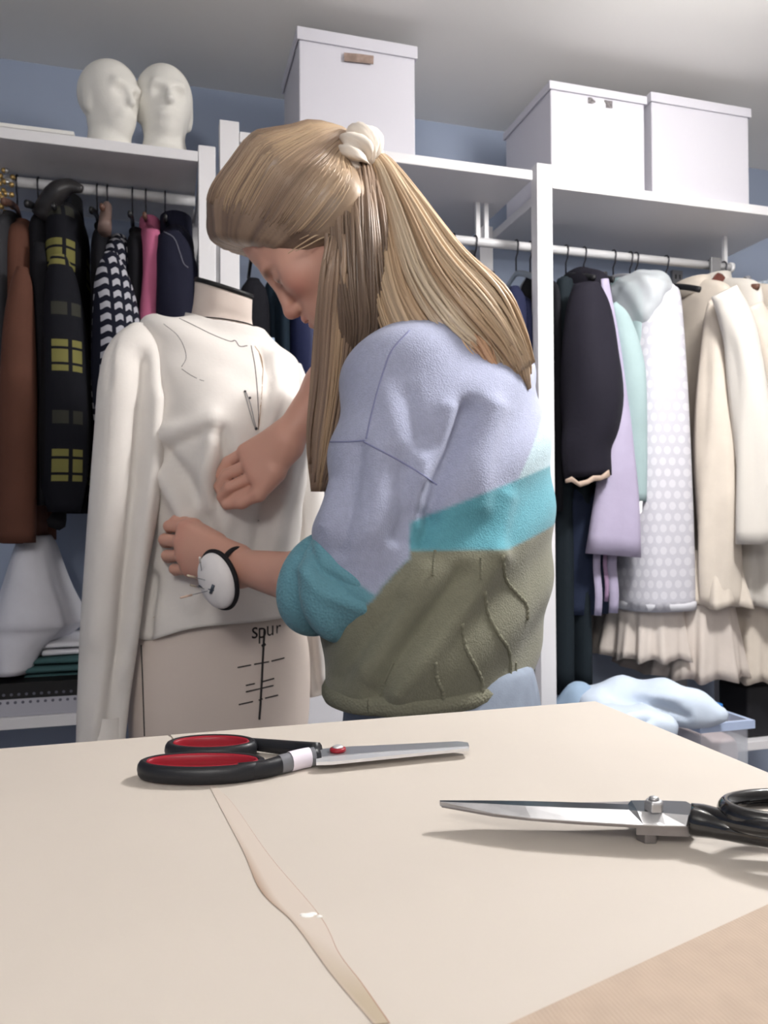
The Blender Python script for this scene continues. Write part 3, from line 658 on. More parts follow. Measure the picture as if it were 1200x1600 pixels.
def frill(name, lb, X, z0, z1, rx0, rx1, ry0, ry1, mat, nf, amp, ph=0., n=9, Yc=1.95):
    th = np.linspace(0, 2*math.pi, 150, endpoint=False); c, s = sup(th, 2.6); R = []
    for q in np.linspace(0, 1, n):
        wv = 1 + amp*q*(np.sin(nf*th+ph)+.6*np.sin((nf*2-3)*th+2*ph+q)); zz_ = z0+(z1-z0)*q + .006*q*np.sin((nf-2)*th+ph)
        R.append(np.stack([X+(rx0+(rx1-rx0)*q)*c*wv, Yc+(ry0+(ry1-ry0)*q)*s*(1+(wv-1)*.4), zz_], 1))
    R = np.array(R); In = (R[::-1]-[X, Yc, 0])*np.array([.94, .97, 1])+[X, Yc, 0]; R = np.concatenate([R, In[:6]])
    return MB().rings(R, caps=False)
zf = lambda py: float(atY(1100, py, 1.78)[2])
tg = thing('tulle_dress', 'layered cream tulle skirt under the white and cream coats', 'skirt', (1.42, 1.95, zf(1070)), RG)
frill('', '', X_at(1040, 1000, 1.82), zf(930), zf(1032), .10, .125, .16, .18, m_tulle, 14, .10, Yc=1.97).build('frill_tier', m_tulle, tg)
frill('', '', X_at(1120, 1000, 1.80), zf(925), zf(1066), .10, .14, .18, .20, m_tulle, 13, .10, 1.1, Yc=1.97).build('frill_tier', m_tulle, tg)
frill('', '', X_at(1205, 1000, 1.80), zf(940), zf(1076), .09, .12, .18, .20, m_tulle, 12, .09, 2.1, Yc=1.97).build('frill_tier', m_cream, tg)
cf = thing('cream_frill_skirt', 'cream calico skirt with wide frills at the right edge', 'skirt', (1.6, 1.95, zf(950)), RG)
frill('', '', X_at(1140, 900, 1.76), zf(860), zf(948), .07, .10, .19, .22, m_cream, 9, .12, .4).build('frill_tier', m_cream, cf)
frill('', '', X_at(1196, 900, 1.76), zf(845), zf(950), .06, .10, .19, .22, m_cream, 8, .15, 1.4).build('frill_tier', M('light calico'), cf)
# bubble wrap at the right edge
Xb, zb0 = X_at(1190, 480, 1.9), 1.72
t = thing('bubble_wrap', 'clear bubble wrap bundle beside the cream blouse', 'bubble wrap', (Xb+.05, 1.98, 1.6))
V, Q = sdf_mesh([P_ell((Xb+.045, 1.98, 1.68), (.085, .15, .11), None, .03)], .01); rawmesh('wrap_sheet', V, None, M('bubble film', (200, 212, 224), .25, alpha=.6, spec=.6), t, quads=Q)
bm_ = MB()
for q in range(90):
    a = rng.uniform(2.2, 5.2); b_ = rng.uniform(-.9, .9); p = np.array([Xb+.045+.086*math.cos(a)*math.cos(b_), 1.98+.152*math.sin(a)*math.cos(b_), 1.68+.111*math.sin(b_)])
    bm_.lathe([(.001, -.006), (.006, -.004), (.008, 0), (.006, .004), (.001, .006)], p, m=7)
tag(bm_.build('bubbles', M('bubble film'), t), kind='stuff')
for lb, px, mt, dr in (('black hanger of the green-black coat', 884, m_blackplastic, .07), ('black wire hanger of the black jacket', 912, m_blackplastic, .07), ('grey hanger of the lavender dress', 958, M('grey plastic'), .06), ('black hanger hook of the mint jacket', 984, m_blackplastic, .06), ('brown hanger of the white dotted coat', 993, m_wood, .065), ('black hanger hook behind the white coat', 1040, m_blackplastic, .075)):
    hanger(lb, X_at(px, 405, 1.96), zr, mt, drop=dr, half=.15)
t = hanger('dark brown hanger with a grey metal clip at the rail end', X_at(1108, 420, 1.96), zr, m_wood, drop=.07, half=.20)
X = t.location[0]; box_obj('metal_clip', (X-.012, 1.935, zr-.09), (X+.022, 1.945, zr+.018), m_steel, t)
P = spline([(X-.05, 1.90, zr-.10), (X-.02, 1.905, zr-.075), (X+.0, 1.91, zr-.06)], 10); MB().tube(P, np.linspace(.016, .026, 10), 10, flat=.7, flatdir=(0, 1, 0)).build('hanger_shoulder', M('red brown wood', (96, 54, 46), .35), t)
t = hanger('black clamp hanger pointing right past the rail end', X_at(1130, 425, 1.96), zr, m_blackplastic, drop=.07, half=.1)
X = t.location[0]; P = np.array([atY(x, y, 1.93) for x, y in ((1126, 452), (1145, 446), (1165, 438))]); MB().tube(P, [.011, .010, .010], 10).build('clamp_arm', m_blackplastic, t)
MB().lathe([(.010, -.002), (.012, 0), (.011, .012), (.004, .014)], P[-1], nrm(P[-1]-P[0]), 14).build('clamp_knob', M('grey plastic'), t)
# two clip pegs above the lavender dress
for px in (933, 943):
    p = atY(px, 436, 1.84); tag(box_obj('clip_peg', p-[.006, .012, .03], p+[.006, .012, .018], m_blackplastic, bev=.003), 'small black clip peg, %s of two above the lavender dress' % ('left' if px < 940 else 'right'), 'clip', 'black pegs on the right rail')

# --- storage behind the woman and at the bottom right
t = thing('drawer_cabinet', 'white drawer cabinet standing in the middle bay behind the woman', 'cabinet', (.55, 2.0, .425)); cx0, cx1 = .30, .922
cz = float(atY(842, 958, 1.84)[2])
box_obj('carcass', (cx0, 1.86, .426), (cx1, 2.16, cz), M('cabinet white', (238, 238, 244), .45), t)
n = 3; h = (cz-.426)/n
for k in range(n):
    d = box_obj('drawer', (cx0+.004, 1.842, .426+k*h+.003), (cx1-.004, 1.8595, .426+(k+1)*h-.003), M('cabinet white'), t)
    MB().lathe([(.006, 0), (.006, .012), (.011, .016), (.011, .022), (.004, .025)], ((cx0+cx1)/2, 1.842, .426+(k+.5)*h), (0, -1, 0), 14).build('knob', m_steel, d)
m_clear = M('clear storage plastic', (222, 228, 238), .15, alpha=.30, spec=.6)
zbx = float(atY(1100, 1108, 1.72)[2]); bx0, bx1 = X_at(1046, 1110, 1.72), X_at(1168, 1115, 1.60)
t = thing('plastic_box', 'clear plastic storage box of clothes at the bottom right', 'storage box', ((bx0+bx1)/2, 1.75, 0))
box_obj('stool_top', (bx0+.01, 1.60, .25), (bx1-.01, 1.785, .27), m_rack, None)
bpy.data.objects.remove(bpy.data.objects['stool_top'])
b = MB(); zl0 = .0
lo, hi = (bx0, 1.60, .0), (bx1, 1.785, zbx)
b.box(lo, (bx1, 1.785, .006)); th_ = .003
for a_, c_ in (((bx0, 1.60, .0), (bx1, 1.603, zbx)), ((bx0, 1.782, .0), (bx1, 1.785, zbx)), ((bx0, 1.603, .0), (bx0+th_, 1.782, zbx)), ((bx1-th_, 1.603, .0), (bx1, 1.782, zbx))): b.box(a_, c_)
b.build('box_walls', m_clear, t, smooth=False)
r = MB()
for a_, c_ in (((bx0-.01, 1.588, zbx-.02), (bx1+.012, 1.60, zbx)), ((bx0-.01, 1.785, zbx-.02), (bx1+.012, 1.797-.008, zbx)), ((bx1, 1.60, zbx-.02), (bx1+.012, 1.785, zbx)), ((bx0-.01, 1.60, zbx-.02), (bx0, 1.785, zbx))): r.box(a_, c_)
r.build('rim', M('pale blue rim plastic', (176, 192, 222), .35), t, smooth=False)
box_obj('handle_clip', (bx1-.012, 1.70, zbx-.004), (bx1+.012, 1.75, zbx+.016), M('blue clip plastic', (44, 118, 190), .35), t, .004)
for k in range(5):
    z0_ = .02+k*(zbx-.06)/5; R = []
    for x in np.linspace(bx0+.015, bx1-.015, 10):
        a = np.linspace(0, 2*math.pi, 16, endpoint=False); c, s = sup(a, 3.5); R.append(np.stack([np.full(16, x), 1.692+c*.075, z0_+.05+s*(.045+.008*math.sin(x*30+k*2))], 1))
    tag(MB().rings(np.array(R)).build('folded_garment', cloth('box garment %d' % k, [(214, 196, 198), (200, 186, 190), (230, 222, 224), (196, 180, 186), (222, 206, 206)][k]), None, (bx0+.1, 1.692, z0_)),
        ['dusky pink', 'greyish rose', 'off-white', 'mauve', 'pale pink'][k] + ' folded garment in the clear box, layer %s from its bottom' % ['lowest', 'second', 'third', 'fourth', 'fifth'][k], 'garment', 'garments in the clear box')
RW_ = np.array([nrm(fdir(.96, .28, 0)), nrm(fdir(-.28, .96, 0)), [0, 0, 1.]])
# sheet of pale blue fabric thrown over the heap beside the box
top = [at(x, y, d) for x, y, d in ((925, 1092, 2.0), (975, 1092, 1.97), (1040, 1096, 1.93), (1090, 1110, 1.88), (1128, 1118, 1.85))]
pr = chain(top, [.04, .044, .042, .032, .017], .05)
pr += [P_box(at(992, 1172, 1.80), (.078, .07, .095), .03, RW_, .05), P_cone(at(935, 1110, 1.93), at(930, 1300, 1.90), .05, .08, .06), P_box(at(990, 1400, 1.84), (.09, .09, .24), .04, RW_, .05)]
V, Q = sdf_mesh(pr, .009); V = relax(V, Q, 2); N = vnormals(V, Q)
px, py, _ = proj(V); V = V + N*(.0025*np.sin(px*.09+py*.05)+.003*np.sin(px*.03-py*.11))[:, None]*np.clip((V[:, [2]]-.38)/.1, .15, 1); V = sculpt(V, vnormals(V, Q), [([(935, 1068), (975, 1095), (1030, 1105), (1070, 1120)], -.014, 9), ([(985, 1122), (1012, 1125)], -.03, 9), ([(1000, 1085), (1060, 1092)], .008, 8)])
V[:, 2] = np.maximum(V[:, 2], .002)
tag(rawmesh('fabric_heap', V, None, cloth('pale blue cotton', (200, 212, 228), .75), None, (1.15, 1.7, 0), quads=Q), 'pale blue fabric thrown in a heap behind the table corner', 'fabric')
V, Q = sdf_mesh(chain([at(885, 1110, 2.0), at(905, 1090, 1.98), at(912, 1120, 1.95)], [.03, .032, .03], .04)+[P_cone(at(895, 1120, 2.0), at(895, 1600, 2.0), .045, .05, .04)], .008); V[:, 2] = np.maximum(V[:, 2], .002)
tag(rawmesh('denim_roll', V, None, cloth('faded blue cloth', (150, 172, 196), .8), None, (1., 1.8, 0), quads=Q), 'faded blue cloth roll between middle post and pale heap', 'fabric')
xa, xb = X_at(1168, 1100, 1.83), X_at(1260, 1100, 1.83)
sh = zz(1164, 1190, 1.80)
tag(box_obj('black_crate', (xa+.0, 1.83, .4255), (1.785, 1.95, zz(1072, 1190, 1.83)), M('black crate', (18, 18, 24), .6), bev=.006), 'black crate on the low white shelf at the right edge', 'crate')
p0 = atY(1160, 1085, 1.9); V, Q = sdf_mesh(chain([p0+[-.02, 0, .03], p0+[.01, 0, -.01], p0+[.012, 0, -.06]], [.014, .026, .03], .02), .005)
tag(rawmesh('black_strap', V, None, m_blk, None, p0-[0, 0, .08], quads=Q), 'black cloth end poking out behind the clear box', 'cloth')
# ------------------------------------------------------------------ work table, sheets and scissors
TZ = .858; EX = .4385; EY = .7215
m_top = M('cream laminate', (195, 186, 176), .55, var=(5, .02)); m_sheet = M('cream pattern card', (197, 188, 178), .6, var=(7, .022), bump=('noise', 14, .06, .002))
t = thing('work_table', 'cream work table in the foreground carrying both pairs of scissors', 'table', (-.28, .32, 0))
box_obj('tabletop', (-1.0, -.08, TZ-.025), (EX, EY, TZ), m_top, t, .002)
for X in (-.96, EX-.10):
    for Y in (-.04, EY-.10): box_obj('leg', (X, Y, 0), (X+.055, Y+.055, TZ-.0252), m_rack, t)
for Y in (-.01, EY-.075): box_obj('apron', (-.9, Y, TZ-.10), (EX-.101, Y+.02, TZ-.0252), m_rack, t)
Zt = TZ+.001
def tz(px, py, z=Zt): return atZ(px, py, z)
Lc = [tz(x, y) for x, y in ((331, 1228), (352, 1268), (385, 1330), (413, 1392), (465, 1442), (520, 1516), (575, 1581), (592, 1600))]
Rc = [tz(x, y) for x, y in ((334, 1227), (364, 1258), (420, 1338), (497, 1430), (528, 1490), (562, 1535), (592, 1578), (607, 1600))]
def extend(c, end): return [np.array([c[0][0]-.030, EY-.001, Zt])] + [np.asarray(p) for p in spline(c, 30)] + [np.array(end)]
Lx = extend(Lc, (.112, -.079, Zt)); Rx = extend(Rc, (.122, -.079, Zt)); Rx[0] = Rx[0] + np.array([.0009, 0, 0])
def sheet(name, lb, poly, th, mat, cat='card', org=None):
    P = np.array(poly); P[:, 2] = TZ+.0001
    o = tag(MB().prism(P[::-1] if np.cross(P[1][:2]-P[0][:2], P[2][:2]-P[1][:2]) > 0 else P, (0, 0, th)).build(name, mat, None, org if org is not None else P.mean(0), smooth=False), lb, cat)
    return fix_normals(o)
def strip(name, A, B, z, mat, parent=None, col=None, origin=None):
    G = np.array([A, B]).transpose(1, 0, 2).copy(); G[..., 2] = z
    b = MB().grid(G); o = rawmesh(name, np.vstack(b.V), b.F, mat, parent, origin, col, False); o.modifiers.new('t', 'SOLIDIFY').thickness = .0003; return o
sheet('pattern_card', 'cream pattern card sheet covering the left of the work table', [(-.999, EY-.001, 0)]+[tuple(p) for p in Lx]+[(-.999, -.079, 0)], .0008, m_sheet)
sheet('pattern_card', 'cream pattern card sheet covering the right of the work table', [tuple(p) for p in Rx]+[(EX-.001, -.079, 0), (EX-.001, EY-.001, 0)], .0011, m_sheet)
Ls = spline(Lc, 40)+np.array([-.0018, 0, 0]); Rs = spline(Rc, 40)+np.array([.0002, 0, 0]); Lm = Ls*.72+Rs*.28; col = []
q = np.linspace(0, 1, 40)
stain = np.exp(-((q-.42)/.17)**2)*.9 + .25*np.clip((q-.1)*4, 0, 1); tan = np.clip((q-.55)*4, 0, 1)
c0, cs_, ct = lin((198, 186, 175)), lin((146, 112, 84)), lin((176, 161, 140))
ML = c0+(cs_-c0)*stain[:, None]; MM = c0+(ct-c0)*tan[:, None]; 
t = strip('tape_seam', Ls, Lm, TZ+.0011, M('stained tape', (222, 206, 190), .6, vcol=True), col=np.stack([ML*.6+MM*.4, MM], 1).reshape(-1, 3), origin=Lc[3])
tag(t, 'brown-stained paper tape along the joint of the table sheets', 'tape')
strip('tape_middle', Lm, Rs, TZ+.0011, M('stained tape'), t, col=np.stack([MM, MM], 1).reshape(-1, 3))
o = MB().tube(spline(Rc, 60)+np.array([.0005, 0, .0001]), np.linspace(.0001, .0003, 60), 6).build('tape_edge', M('tape edge brown', (170, 132, 112), .7), t)
p = tz(480, 1432); G = MB()
for dx, dy, r in ((0, 0, .0022), (.0026, .0006, .0017), (-.0018, .0011, .0012), (.0055, -.0028, .0010)): G.lathe([(r*.2, .0009), (r*.8, .0004), (r, -.0002)][::-1], p+[dx, dy, .0004], m=9, sx=1.6)
G.build('glue_fleck', M('glue white', (244, 242, 238), .4), t)
k0, k1 = tz(800, 1600), tz(1200, 1415); dv = (k1-k0)/(k1-k0)[0]
ka, kb = k0+dv*(.0-k0[0]), k0+dv*(EX-.002-k0[0])
sheet('kraft_paper', 'brown kraft paper sheet at the near right of the work table', [tuple(ka), tuple(kb), (EX-.002, -.078, 0), (0., -.078, 0)], .0016, M('kraft paper', (182, 163, 146), .8, var=(60, .05), bump=('X', 160, .15, .001)), 'paper')

m_blkgrip = M('black rubber grip', (26, 27, 32), .42, bump=('noise', 400, .1, .0005)); m_red = M('red rubber grip', (150, 26, 42), .4); m_blade = M('brushed blade steel', (190, 190, 194), .38, metal=.9, bump=('noise', 260, .06, .0003)); m_edge = M('ground blade edge', (236, 236, 238), .4, metal=.75)
SZ = TZ+.0012
s = thing('scissors', 'scissors with black and red oval handles and taped label', 'scissors', (.11, .592, SZ))
def oval(c, a, b, n=44, rot=0.): 
    th = np.linspace(0, 2*math.pi, n); P = np.stack([a*np.cos(th), b*np.sin(th), 0*th], 1); cr, sr = math.cos(rot), math.sin(rot)
    return np.asarray(c) + np.stack([P[:, 0]*cr-P[:, 1]*sr, P[:, 0]*sr+P[:, 1]*cr, P[:, 2]], 1)
hz = SZ+.0068
def loop(c, a, b, rot):
    MB().tube(oval(c, a, b, rot=rot), .0042, 12, caps=False, flat=1.6, flatdir=(0, 0, 1)).build('handle_loop', m_blkgrip, s)
    MB().tube(oval(np.asarray(c)+[0, 0, .0006], a-.0032, b-.0032, rot=rot), .0016, 8, caps=False, flat=3.6, flatdir=(0, 0, 1)).build('grip_liner', m_red, s)
ax_ = math.radians(-16)          # picture-parallel ovals
c1 = tz(316, 1187, hz+.006); c1[2] = hz; loop(c1, .0445, .0185, ax_)
c2 = tz(330, 1158, hz+.006); c2[2] = hz; loop(c2, .0335, .0185, ax_*1.0)
def zpath(pts, n=16): return spline([tz(x, y, z) for x, y, z in pts], n)
P = zpath([(372, 1206, hz), (410, 1202, hz), (440, 1194, hz+.0005), (470, 1186, hz+.001), (497, 1181, hz+.001)])
MB().tube(P, np.linspace(.0058, .0062, 16), 12, flat=1.15, flatdir=(0, 0, 1)).build('shank', m_blkgrip, s)
P2 = zpath([(388, 1162, hz), (425, 1166, hz), (460, 1170, hz), (497, 1174, hz+.0015)])
MB().tube(P2, np.linspace(.0042, .0060, 16), 12, flat=1.2, flatdir=(0, 0, 1)).build('shank', m_blkgrip, s)
q = MB().tube(P[9:14]+[0, -.0004, .0003], np.full(5, .0066), 14, caps=False, flat=1.16, flatdir=(0, 0, 1)).build('label', M('white sticker', (232, 224, 236), .5), s)
MB().tube(P[7:15]+[0, -.0002, .0002], np.full(8, .0063), 14, caps=False, flat=1.16, flatdir=(0, 0, 1)).build('clear_tape', M('clear tape', (170, 172, 180), .1, alpha=.45, spec=.8), s)
def blade(name, pts, z, th, mat, par=s): return fix_normals(MB().prism([tz(x, y, z) for x, y in pts], (0, 0, -th)).build(name, mat, par, smooth=False))
zb = SZ+.0085
blade('blade', [(494, 1171), (530, 1167), (640, 1162), (715, 1158), (731, 1160), (733, 1165), (690, 1168), (600, 1174), (494, 1183)], zb, .002, m_blade)
blade('blade', [(494, 1181), (600, 1174), (690, 1168), (733, 1165), (732, 1169), (660, 1176), (560, 1186), (520, 1190), (494, 1191)], zb-.0006, .0024, m_edge)
pv = tz(528, 1174, zb)
for z0_, z1_, r_ in ((zb+.0001, zb+.0032, .0066), (zb-.0062, zb-.0026, .0060)):
    w_ = MB().lathe([(r_*.9, z0_-zb), (r_, z0_-zb+.0008), (r_*.95, z1_-zb-.0006), (r_*.75, z1_-zb)], pv, m=24).build('pivot_washer', m_red, s)
MB().lathe([(.0044, .0032), (.0044, .0038), (.0032, .0046), (.0008, .0049)], pv, m=20).build('pivot_screw', m_edge, s)

m_paint = M('gloss black paint', (14, 14, 17), .12, spec=.6, coat=.6); m_steelb = M('worn shear steel', (186, 186, 188), .42, metal=.85, var=(60, .12), bump=('noise', 180, .08, .0004)); m_steeld = M('dark shear steel', (140, 136, 136), .45, metal=.85, var=(50, .2))
h = thing('tailor_shears', 'all-metal tailor shears with black handles, cut off by the right edge', 'scissors', (.26, .41, SZ))
zt_, zm, zl_, zn = SZ+.0185, SZ+.0150, SZ+.0105, SZ
def facet(A, B):                          # two matching rails -> strip vertices
    return A, B
top = [(687, 1250.5, zt_-.002), (760, 1250.6, zt_-.001), (820, 1251.3, zt_), (900, 1253.5, zt_), (981, 1256.5, zt_), (986, 1250.5, zt_+.001), (1030, 1250.5, zt_+.001), (1072, 1252, zt_+.001), (1093, 1264, zt_+.001)]
mid = [(687.5, 1252.5, zt_-.002), (760, 1255.5, zt_-.001), (820, 1259, zt_), (900, 1262.5, zt_), (983, 1265.5, zt_), (996, 1267, zt_+.001), (1034, 1270, zt_+.001), (1076, 1273.5, zt_+.001), (1090, 1268, zt_+.001)]
bot = [(688, 1257, zt_-.004), (770, 1270.5, zm), (830, 1278, zm), (910, 1283.5, zm), (991, 1288, zm), (1005, 1288.5, zm), (1040, 1290, zm), (1072, 1290.5, zm), (1088, 1271.5, zm+.002)]
G = np.array([[tz(*p) for p in row] for row in (top, mid, bot)]); Lo = G.copy(); Lo[..., 2] = zm-.0006; Lo[:, 0, 2] = zt_-.0048
Rg = np.concatenate([G, Lo[::-1]]).transpose(1, 0, 2)
bl = fix_normals(MB().rings(Rg).build('blade', m_steelb, h, smooth=False)); bl.data.materials.append(M('blade flat dark reflection', (96, 98, 102), .28, metal=1, bump=('noise', 180, .06, .0003)))
for i_ in range(8): bl.data.polygons[i_*6].material_index = 1  # dark reflection on the flat strip is put into its colour
low = [(690, 1256), (770, 1270.5), (830, 1277), (910, 1283), (991, 1287.5), (1075, 1289.5), (1088, 1271), (1070, 1254), (990, 1252), (900, 1254), (760, 1252)]
fix_normals(MB().prism([tz(x, y, zm-.0007) for x, y in low], (0, 0, -.0022)).build('blade', m_steeld, h, smooth=False))
fix_normals(MB().prism([tz(x, y, zm-.003) for x, y in ((994, 1291), (1076, 1294), (1090, 1275), (1070, 1258), (992, 1255))], (0, 0, zl_-zm-.0005)).build('blade_heel', m_steeld, h, smooth=False))
def hexnut(name, c, r, z0, z1, mat):
    return bevel(MB().lathe([(r, z0), (r, z1-.0012), (r*.8, z1)], c, m=6).build(name, mat, h, smooth=False), .0006)
c = tz(1022, 1266, zt_+.001); c[2] = 0; hexnut('nut', c, .0058, zt_+.001, zt_+.0072, m_steelb)
MB().lathe([(.003, 0), (.003, .0012), (.0015, .002)], (c[0], c[1], zt_+.0072), m=14).build('bolt_end', m_steelb, h)
c2_ = tz(1018, 1309, SZ+.003); hexnut('bolt_head', (c2_[0], c2_[1]+.004, 0), .0065, SZ, zl_, m_steeld)
# handles
P = spline([tz(1082, 1283, zm), tz(1105, 1288, zm), tz(1140, 1296, zm), tz(1180, 1305, zm-.002), tz(1230, 1312, zm-.003), tz(1300, 1320, zm-.004)], 26)
r = np.interp(np.linspace(0, 1, 26), [0, .1, .4, 1], [.0082, .0080, .0060, .0054]); MB().tube(P, r, 14, flat=1.05, flatdir=(0, 0, 1)).build('lower_handle', m_paint, h)
big = oval(P[-1]+[.030, -.022, 0], .042, .026, rot=-.5); MB().tube(big, .0055, 12, caps=False).build('finger_loop', m_paint, h)
P = spline([tz(1080, 1270, zt_), tz(1100, 1273, zt_), tz(1130, 1280, zt_+.001), tz(1162, 1288, zt_+.002), tz(1200, 1294, zt_+.004), tz(1250, 1292, zt_+.006)], 20)
MB().tube(P, np.interp(np.linspace(0, 1, 20), [0, .2, 1], [.0055, .006, .0042]), 14).build('upper_handle', m_paint, h)
lc = tz(1238, 1268, zt_+.005); MB().tube(oval(lc, .0370, .0205, rot=ax_), .0050, 14, caps=False, flat=1.25, flatdir=(0, 0, 1)).build('thumb_loop', m_paint, h)
# ------------------------------------------------------------------ dress form and calico jacket
FC = EYEP*0 + fdir(-.318, 1.50, 0); FFr = fdir(.47, -.883, 0); FLt = fdir(.883, .47, 0)
m_linen = M('cream linen form', (212, 199, 190), .85, bump=('noise', 300, .12, .001), spec=.2)
t = thing('dress_form', 'cream tailor dress form with black neck cap wearing the calico jacket', 'dress form', (FC[0], FC[1], 0))
SEC = [(1.506, .054, .050, .022), (1.48, .054, .052, .018), (1.455, .056, .055, .012), (1.437, .062, .060, .006), (1.42, .080, .064, .0), (1.40, .108, .070, 0), (1.37, .134, .082, .004), (1.32, .140, .096, .010), (1.26, .142, .112, .018), (1.20, .145, .122, .024),
       (1.12, .142, .116, .018), (1.03, .130, .100, .008), (.97, .128, .098, .004), (.90, .146, .106, 0), (.82, .170, .116, 0), (.75, .176, .119, 0), (.66, .173, .114, 0), (.60, .160, .104, 0), (.585, .14, .09, 0)]
def ring(w_, d_, s_, z, m=72, e=2.25, tilt=True):
    th = np.linspace(0, 2*math.pi, m, endpoint=False); c, s = sup(th, e)
    P = FC + FLt*(c*w_)[:, None] + FFr*((s*d_)+s_)[:, None]; P[:, 2] = z
    if tilt: P[:, 2] -= np.clip((z-1.425)/.05, 0, 1)*(.31*((P-FC)@_rt) - .20*((P-FC)@_fw))
    P[:, 2] -= np.clip((z-1.28)/.1, 0, 1)*.17*((P-FC)@_rt)*np.clip((1.435-z)/.02, 0, 1)
    return P
SS = spline(SEC, 90)
torso = MB().rings(np.array([ring(a[1], a[2], a[3], a[0]) for a in SS])).build('torso', m_linen, t)
ctr = ring(.054, .05, .022, 1.506); cc = ctr.mean(0); up_ = nrm(np.cross(ctr[18]-cc, ctr[0]-cc)); up_ = up_*np.sign(up_[2])
MB().rings(np.array([cc+(ctr-cc)*k+up_*h_ for k, h_ in ((1.03, .0005), (1.035, .006), (1.0, .009), (.4, .010))])).build('neck_cap', M('black neck cap', (18, 18, 20), .5), t)
nb = np.array([ring(a[1]*1.012, a[2]*1.012, a[3], a[0]) for a in SS if 1.436 < a[0] < 1.4395]) 
zk = 1.438; a = SS[np.argmin(abs(SS[:, 0]-zk))]; nr = ring(a[1]+.001, a[2]+.001, a[3], a[0]); MB().tube(np.vstack([nr, nr[:1]]), .0011, 6, caps=False).build('neck_seam', M('seam black', (40, 38, 38), .8), t)
MB().lathe([(.018, 0), (.018, .60)], (FC[0], FC[1], .03), m=20).build('stand_pole', m_steel, t)
MB().lathe([(.17, 0), (.17, .012), (.06, .026), (.022, .032)], (FC[0], FC[1], 0), m=40).build('stand_base', M('stand black', (26, 26, 28), .5), t)

# jacket bodice: the form's own profile let out, with an uneven hem, then folds modelled where the cloth is pulled
m_cal = M('white calico', (223, 218, 213), .8, bump=('noise', 160, .2, .0015), spec=.2, var=(20, .02))
jt = thing('calico_jacket', 'unfinished cream calico jacket pinned on the dress form', 'jacket', (FC[0], FC[1], .82))
JS = [(1.442, .066, .064, .006), (1.436, .072, .069, .006), (1.422, .100, .074, .002), (1.405, .148, .080, .0), (1.38, .154, .092, .004), (1.33, .150, .108, .012), (1.26, .154, .126, .020), (1.20, .158, .139, .026), (1.12, .154, .132, .022), (1.03, .148, .118, .014), (.97, .150, .114, .010), (.92, .160, .118, .006), (.872, .172, .124, .004)]
JJ = spline(JS, 100); NA = 128
R = np.array([ring(a[1], a[2], a[3], a[0], NA, tilt=False) for a in JJ]); 
thA = np.linspace(0, 2*math.pi, NA, endpoint=False); q = np.clip((.93-R[..., 2])/.068, 0, 1)
R[..., 2] -= q*(.040*np.exp(-((np.mod(thA-math.pi*.86+math.pi, 2*math.pi)-math.pi)/.55)**2) - .004*np.sin(3*thA))[None]
R[..., 2] -= np.clip((R[..., 2]-1.425)/.02, 0, 1)*(.34*((R-FC)@_rt) - .24*((R-FC)@_fw))
b = MB().rings(R, caps=False); V = np.vstack(b.V); F = b.F; Q = np.array(F)
N = vnormals(V, Q); ctr0 = np.array([FC[0], FC[1], 0]); 
if ((V-ctr0)*N)[:, :2].sum() < 0: N = -N
FOLD = [([(258, 700), (285, 690), (325, 676)], -.006, 7), ([(262, 678), (330, 660)], .007, 16), ([(262, 712), (290, 745), (318, 790), (330, 830)], -.009, 11), ([(255, 740), (280, 790), (300, 830)], .009, 12), ([(330, 690), (318, 740), (322, 790)], .010, 13), ([(346, 676), (352, 715), (342, 770)], -.010, 8), ([(372, 700), (365, 760), (350, 830)], .006, 12),
        ([(330, 620), (380, 650)], .006, 40), ([(405, 545), (420, 590), (405, 672)], -.004, 5), ([(425, 560), (432, 620), (418, 680)], .006, 9), ([(300, 940), (330, 900), (360, 860)], .006, 16), ([(240, 900), (235, 960), (230, 1000)], -.006, 8), ([(470, 640), (440, 760), (420, 860)], .010, 16), ([(440, 660), (415, 780), (400, 880)], -.008, 13)]
V2 = sculpt(V, N, [(l_, a_*1.8, s_) for l_, a_, s_ in FOLD]); V2 += N*(.0018*np.sin(V[:, [2]]*70+V[:, [0]]*40)*np.cos(V[:, [1]]*55))
bod = rawmesh('bodice', V2, F, m_cal, jt); bod.modifiers.new('thick', 'SOLIDIFY').thickness = .0016; bod.modifiers['thick'].offset = 1
